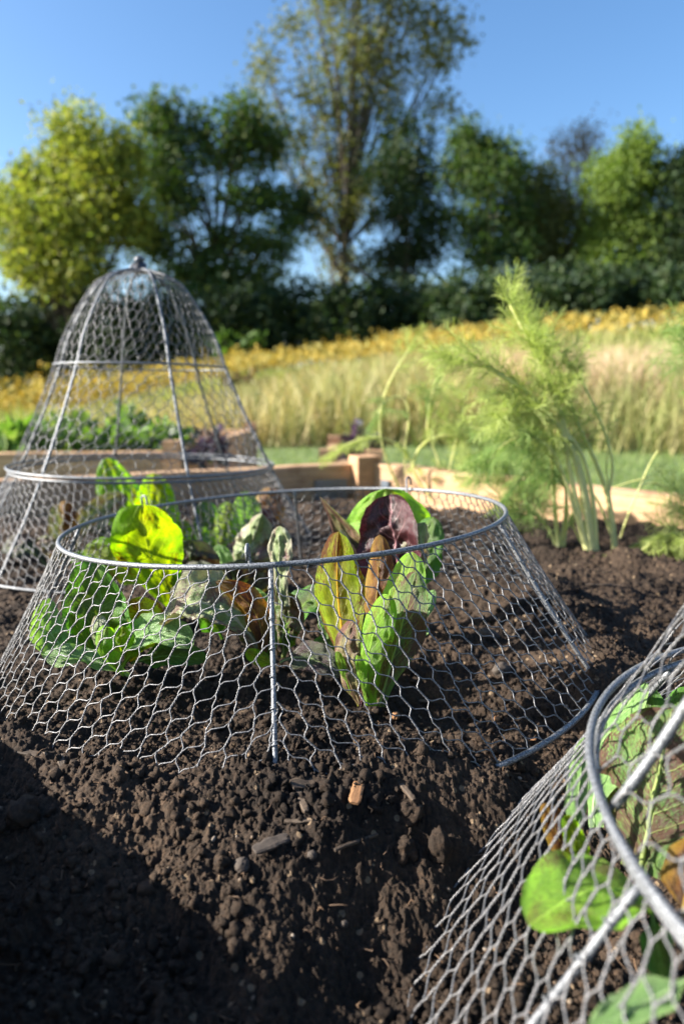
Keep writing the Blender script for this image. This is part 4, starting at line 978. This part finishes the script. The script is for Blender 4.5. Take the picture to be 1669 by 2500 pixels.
# ------------------------------------------------------------------ lawn grass, meadow, goldenrod
def blades(name, mat, x, y, h, wd, rs, lean=.35, label='', cat=None, seedhead=0):
    n = len(x); z = land(x, y); a = rs.random(n)*6.283; ln = rs.random(n)*lean
    B = np.stack([x, y, z-.01], 1); dx = np.cos(a)*ln*h; dy = np.sin(a)*ln*h; b2 = rs.random(n)*6.283
    sx = np.cos(b2)*wd; sy = np.sin(b2)*wd; O = np.zeros(n); S_ = np.stack([sx, sy, O], 1)
    M_ = B+np.stack([dx*.35, dy*.35, h*.6], 1); T_ = B+np.stack([dx, dy, h], 1)
    V = np.stack([B-S_, B+S_, M_+S_*.8, M_-S_*.8, T_], 1).reshape(-1, 3); o = (np.arange(n)*5)[:, None, None]
    b = MB(); b.add(V, (np.array([[0, 1, 2, 3]])[None]+o).reshape(-1, 4)); b.more((np.array([[3, 2, 4]])[None]+o).reshape(-1, 3))
    ob = b.build(name, mat, smooth=False); tag(ob, label, cat, kind='stuff'); return ob
def field(n, r0, r1, rs, amax=.72, p=1.):
    r = r0*(r1/r0)**(rs.random(n)**p); a = (rs.random(n)*2-1)*amax; return r*np.sin(a), r*np.cos(a)
rs = np.random.default_rng(77)
M_lawn = mat_foliage('lawn_blades', [(.08, .15, .03), (.15, .22, .05), (.22, .26, .09)], tr=.3)
M_tall = mat_foliage('meadow_blades', [(.34, .32, .14), (.44, .38, .20), (.24, .28, .09), (.40, .31, .18), (.21, .25, .08), (.47, .42, .22), (.30, .33, .12)], tr=.3, tint=(1.1, 1.1, .6), patch=(.45, (1.12, .86, .76), (.66, .80, .52)))
M_reed = mat_foliage('reed_blades', [(.60, .44, .31), (.70, .54, .40), (.48, .34, .22)], tr=.3, tint=(1.1, 1.05, .8))
M_weed = mat_foliage('meadow_green', [(.16, .22, .05), (.24, .30, .08), (.34, .36, .10), (.10, .15, .04)], tr=.35)
x, y = field(26000, 1.8, 5.4, rs); k = ~(inside(x, y, m=-.1)); x, y = x[k], y[k]
blades('lawn_grass', M_lawn, x, y, .03+.03*rs.random(len(x)), .0022+0*x, rs, .7, 'short mown green grass behind the beds', 'grass')
x, y = field(110000, 5.0, 38, rs, p=.9); hh = (.20+.42*rs.random(len(x))**1.6)*(.85+.9*vnoise(x*.6, y*.5, 9))*np.interp(x/y, [-.5, -.15, .2], [.55, .85, 1.1]); k = rs.random(len(x)) < .85
blades('meadow_grass', M_tall, x[k], y[k], hh[k], .0011*y[k], rs, .9, 'tall dry tan and green meadow grass on the slope', 'grass')
x, y = field(60000, 4.9, 36, rs); k = vnoise(x*.45+3, y*.28, 14)+.5*vnoise(x*1.3, y*.9, 15) > .12; k &= ~((x/y > .12) & (y < 9)); x, y = x[k], y[k]
blades('meadow_weeds', M_weed, x, y, (.25+.4*rs.random(len(x)))*np.interp(x/y, [-.5, -.15, .2], [.6, .85, 1.1]), .0022*y, rs, .8, 'green weedy patches growing through the meadow', 'weeds')
x = 1.15+rs.random(11000)*4.2; y = 5.3+rs.random(11000)*2.2+.25*np.abs(x-3)
blades('reed_grass', M_reed, x, y, .36+.3*rs.random(11000), .006+0*x, rs, .6, 'pale tan feathery grass stand at the foot of the meadow, right', 'grass')
# goldenrod: plumes on stems
M_gold = mat_foliage('goldenrod_bloom', [(.38, .26, .04), (.42, .31, .06), (.34, .28, .08), (.26, .27, .09)], tr=.25, rough=.8, tint=(1.1, 1., .4))
def goldenrod(x, y, h, size, per, label):
    n = len(x); z = land(x, y); T = np.stack([x, y, z+h], 1); C = np.repeat(T, per, 0)+rs.normal(size=(n*per, 3))*np.repeat(size, per)[:, None]*np.array([.55, .55, .5])
    b = MB(); D = rs.normal(size=C.shape); sz = np.repeat(size, per)*.8; m = MB(); L = D/np.linalg.norm(D, axis=1, keepdims=True)
    s_ = np.cross(L, rs.normal(size=C.shape)); s_ /= np.linalg.norm(s_, axis=1, keepdims=True)
    V = np.stack([C-s_*sz[:, None]*.35, C+s_*sz[:, None]*.35, C+L*sz[:, None]], 1).reshape(-1, 3); m.add(V, np.arange(len(V)).reshape(-1, 3))
    o = m.build('goldenrod', M_gold, smooth=False); tag(o, label, 'wildflowers', kind='stuff')
x, y = field(5200, 17, 36, rs, p=.75); e = 1.3*vnoise(x*.2, y*.22, 33)+1.2*vnoise(x*.6, y*.45, 34)+.03*(y-30); k = (e > .08) & (y > 19+6*rs.random(len(y))); x, y = x[k], y[k]
goldenrod(x, y, .75+.35*rs.random(len(x)), .0070*y, 16, 'golden yellow goldenrod flowering along the top of the meadow')
x = -3.4-rs.random(700)*6; y = 9+rs.random(700)*5; 
goldenrod(x, y, .42+.25*rs.random(700), .09+0*x, 12, 'yellow goldenrod patch at the left edge below the hedge')
x, y = field(3200, 9, 32, rs); k = vnoise(x*.4, y*.4, 36) > .0
goldenrod(x[k], y[k], .6+.3*rs.random(k.sum()), .008*y[k], 6, 'scattered goldenrod heads through the lower meadow')

# ------------------------------------------------------------------ trees
def mat_bark(c): return mat_plain('tree_bark', c, .9, nscale=6, var=.4)
M_trunk = mat_bark((.075, .06, .045)); M_trunk2 = mat_bark((.30, .26, .21))
G = {'yellow': mat_foliage('leaf_yellow_green', [(.16, .22, .04), (.28, .31, .06), (.10, .15, .03), (.34, .33, .08)], tr=.4),
     'green': mat_foliage('leaf_mid_green', [(.040, .085, .022), (.072, .13, .026), (.028, .06, .024), (.12, .155, .035)], tr=.35),
     'olive': mat_foliage('leaf_olive', [(.11, .14, .04), (.17, .18, .055), (.08, .105, .035), (.19, .17, .07)], tr=.35),
     'dark': mat_foliage('leaf_dark_green', [(.022, .048, .020), (.038, .070, .022), (.015, .034, .02), (.065, .09, .025)], tr=.3),
     'lime': mat_foliage('leaf_light_green', [(.12, .20, .04), (.19, .26, .05), (.09, .15, .04)], tr=.4),
     'rust': mat_foliage('leaf_rust', [(.16, .11, .06), (.20, .14, .07), (.10, .10, .05)], tr=.3)}
def tree(name, px, Y, blobs, kind, label, seed, n=9000, size=.24, lace=True, trunk=M_trunk, cat='tree', group='trees along the top of the meadow', base_py=None, hollow=.35, spread=.16, tr=.22):
    """blobs: clumps of the crown as photo ellipses (px, py, rx, ry) at depth Y"""
    if lace and cat == 'tree': size *= .80; n = int(n*1.75); spread *= 1.5; hollow = .05; blobs = [(a_, b_, c_*1.1, d_*1.08) for a_, b_, c_, d_ in blobs]
    rs = np.random.default_rng(seed); g = at(px, 1250, Y); gx = (px-834.5)/FPX*(Y*CP+.0)*1.03; gz = float(land(np.array([gx]), np.array([Y]))[0])
    root = empty(name, (gx, Y, gz)); tag(root, label, cat, group); rl = np.array([gx, Y, gz]); crown = MB(); tk = MB()
    bl = []
    for bx, by, rx, ry in blobs:
        c = at(bx, by, Y); k = (Y*CP-(c[2]-CAM_H)*SP)/FPX; bl.append((c+np.array([0, (rs.random()-.5)*rx*k*1.1, 0]), rx*k, ry*k))
    vol = np.array([a*b_*(a+b_) for _, a, b_ in bl])**.72; vol /= vol.sum()
    top = max(c[2] for c, _, _ in bl)
    if trunk is not None:
        H = top-gz; t = np.linspace(0, 1, 12); mx = np.average([c[0] for c, _, _ in bl], weights=vol)
        P = np.stack([gx+(mx-gx)*t**1.5+.15*np.sin(t*7+seed), Y+.1*np.cos(t*5), gz-.2+H*.92*t], 1)
        tk.tube(P-rl, np.maximum(min(.03, tr*.3), tr*(1-t)**.8), 9)
    for (c, rx, ry), v in zip(bl, vol):
        nn = int(n*v); nc = max(5, int(nn/26))
        d = rs.normal(size=(nc, 3)); d /= np.linalg.norm(d, axis=1, keepdims=True); rr = (hollow+(1-hollow)*rs.random((nc, 1))**.7)
        cc = c+d*rr*np.array([rx, rx*.9, ry])
        if trunk is not None:
            j = int(np.clip((c[2]-gz)/(top-gz)*8, 1, 10)); s0 = P[j-1]
            for e in cc[:max(3, nc//9)]:
                m_ = (s0+e)/2+np.array([0, 0, -.12*np.linalg.norm(e-s0)]); tt = np.linspace(0, 1, 6)[:, None]
                tk.tube((1-tt)**2*s0+2*tt*(1-tt)*m_+tt*tt*e-rl, np.linspace(tr*.28, min(.018, tr*.15), 6), 5, cap=False)
        per = 26; sp = spread*(rx+ry)*.5+min(.12, .0028*Y); C = np.repeat(cc, per, 0)+rs.normal(size=(nc*per, 3))*sp*np.array([1, 1, .7])
        leafcards(crown, C-rl, np.repeat(d, per, 0), size, rs, up=0, aspect=.75)
    crown.build('crown', G[kind], root, smooth=False)
    if trunk is not None: tk.build('trunk', trunk, root)
    return root
tree('maple_tree', 195, 38, [(200, 350, 75, 80), (130, 420, 80, 60), (265, 430, 75, 80), (60, 430, 40, 40), (75, 560, 90, 75), (200, 540, 110, 80), (310, 520, 60, 70), (170, 660, 110, 60), (60, 650, 60, 50), (320, 380, 40, 50), (20, 500, 40, 50)], 'yellow', 'rounded yellow-green tree, leftmost in the row', 1, n=15000, size=.28)
tree('oak_tree', 545, 42, [(395, 300, 55, 65), (400, 400, 70, 70), (480, 310, 50, 45), (600, 310, 60, 55), (560, 380, 80, 45), (660, 350, 50, 50), (440, 490, 80, 45), (390, 600, 70, 55), (600, 500, 70, 30), (670, 480, 60, 30), (540, 600, 60, 35), (650, 610, 75, 40), (480, 680, 90, 50), (700, 560, 35, 40), (620, 680, 80, 45)], 'green', 'dark broad tree with sky showing through, right of the yellow-green tree', 2, n=13500, size=.28, tr=.3, hollow=.2)
tree('poplar_tree', 838, 46, [(850, 40, 90, 90), (800, -40, 80, 80), (930, 60, 80, 80), (1050, 50, 85, 55), (1000, -30, 90, 60), (1110, 100, 40, 50), (720, 60, 40, 50), (860, 170, 95, 70), (960, 160, 80, 60), (1060, 150, 60, 55), (830, 280, 70, 70), (1070, 260, 45, 60), (930, 260, 60, 60), (640, 180, 40, 75), (650, 280, 55, 45), (720, 330, 60, 60), (760, 230, 50, 60), (770, 420, 60, 60), (850, 400, 65, 80), (880, 520, 60, 70), (790, 560, 50, 70), (840, 640, 70, 50), (900, -120, 130, 80)], 'olive', 'very tall olive-brown tree rising out of the top of the picture', 3, n=11500, size=.27, tr=.36, hollow=.1, spread=.16)
tree('oak_tree', 985, 44, [(990, 330, 60, 50), (960, 420, 70, 60), (1020, 430, 60, 60), (980, 530, 70, 60), (950, 630, 70, 50), (1030, 610, 60, 50), (1060, 520, 40, 50), (740, 520, 40, 60)], 'dark', 'dark green tree tucked under the right side of the very tall tree', 4, n=7500, size=.26, hollow=.2)
tree('birch_tree', 1176, 43, [(1150, 320, 45, 40), (1180, 370, 65, 50), (1130, 430, 60, 50), (1240, 390, 40, 45), (1200, 460, 70, 45), (1130, 540, 60, 45), (1230, 540, 60, 45), (1180, 620, 70, 40), (1250, 620, 50, 40)], 'green', 'green tree with a pale trunk, right of the very tall tree', 5, n=7500, size=.25, trunk=M_trunk2, hollow=.2)
tree('ash_tree', 1318, 45, [(1300, 450, 60, 45), (1300, 500, 65, 50), (1345, 560, 65, 55), (1290, 600, 70, 55), (1370, 630, 70, 55), (1370, 500, 55, 45), (1430, 560, 50, 50), (1270, 540, 50, 50)], 'olive', 'short brownish tree left of the half-bare tree', 6, n=8500, size=.24, hollow=.2)
tree('elm_tree', 1402, 47, [(1410, 320, 45, 30), (1390, 370, 50, 40), (1430, 360, 35, 40), (1400, 440, 40, 50), (1400, 520, 50, 50), (1450, 600, 45, 60), (1400, 640, 60, 50)], 'rust', 'thin half-bare tree with twiggy rusty top', 7, n=3400, size=.18, hollow=.1, spread=.25)
tree('linden_tree', 1525, 42, [(1560, 360, 50, 40), (1520, 400, 60, 50), (1480, 470, 55, 60), (1560, 450, 60, 60), (1510, 560, 70, 60), (1580, 540, 50, 50), (1480, 650, 60, 50), (1570, 640, 50, 50)], 'lime', 'rounded light green tree near the right edge', 8, n=9500, size=.25)
tree('oak_tree', 1665, 41, [(1650, 430, 50, 45), (1690, 480, 60, 60), (1640, 560, 50, 50), (1680, 600, 70, 60), (1630, 650, 50, 50), (1720, 400, 60, 60)], 'dark', 'dark tree cut off by the right edge', 9, n=7000, size=.26)
hedge = [(20, 770, 90, 75, 'dark'), (105, 800, 80, 75, 'green'), (180, 790, 70, 75, 'dark'), (270, 780, 80, 75, 'dark'), (370, 770, 85, 80, 'dark'), (470, 760, 80, 85, 'green'), (560, 770, 85, 80, 'dark'), (650, 770, 80, 75, 'green'), (740, 745, 85, 75, 'dark'), (830, 745, 80, 70, 'dark'),
         (925, 730, 80, 75, 'dark'), (1020, 720, 85, 70, 'green'), (1115, 715, 80, 70, 'dark'), (1210, 705, 80, 70, 'dark'), (1300, 700, 80, 65, 'green'), (1395, 690, 80, 65, 'dark'), (1490, 680, 80, 65, 'dark'), (1585, 670, 80, 70, 'green'), (1670, 660, 80, 75, 'dark')]
words = ['leftmost bush of the hedge, under the yellow-green tree', 'second bush from the left, behind the goldenrod patch', 'dark bush behind the left flank of the bell cloche', 'dark bush seen through the bell cloche, left of its top', 'dark bush seen through the middle of the bell cloche', 'bush at the right shoulder of the bell cloche', 'dark bush under the broad dark tree', 'mid green bush left of the very tall trunk', 'dark bush just left of the very tall trunk', 'dark bush at the foot of the very tall tree',
         'dark bush just right of the very tall trunk', 'green bush between the very tall tree and the pale trunk', 'dark bush just left of the pale trunk', 'dark bush right of the pale trunk, behind the fennel tip', 'green bush right of the fennel tip', 'dark bush under the half-bare tree', 'dark bush left of the light green tree foot', 'green bush at the foot of the light green tree', 'rightmost bush of the hedge']
for i, ((bx, by, rx, ry, kd), wd) in enumerate(zip(hedge, words)):
    rid = 935-.126*bx; top_ = 705-.035*bx; by = (rid+top_)/2+12; ry = (rid-top_)/2+22
    if i % 5: kd = 'dark'
    tree('hedge_bush', bx, 37+1.5*(i % 3), [(bx-rx*.4, by+10, rx*.7, ry*.8), (bx+rx*.4, by+5, rx*.7, ry*.8), (bx, by-ry*.35, rx*.6, ry*.55), (bx, by+ry*.5, rx, ry*.6)], kd, wd, 60+i, n=3200, size=.26, tr=.06, cat='bush', group='bushes below the trees', hollow=.1, spread=.22)

# shrubby clumps standing in the meadow
for i, (bx, by, Y, rx, ry, kd, lb) in enumerate([(690, 1000, 7.5, 75, 60, 'dark', 'olive weed clump in the meadow just right of the bell cloche'), (610, 960, 10, 60, 45, 'rust', 'brownish weed clump behind the olive one'), (580, 850, 26, 60, 40, 'green', 'grey-green shrub at the top of the meadow behind the bell'),
        (1330, 1065, 6.2, 60, 35, 'dark', 'low dark weed clump at the meadow foot, right of the fennel'), (1560, 1075, 6.2, 60, 30, 'dark', 'low dark weed clump at the meadow foot near the right edge')]):
    tree('meadow_shrub', bx, Y, [(bx-rx*.4, by, rx*.6, ry*.8), (bx+rx*.4, by+ry*.2, rx*.6, ry*.7), (bx, by+ry*.5, rx*.8, ry*.5)], kd, lb, 90+i, n=1500, size=.012*Y, tr=.006*Y/5, cat='shrub', group='shrubs in the meadow', hollow=.1, spread=.1)
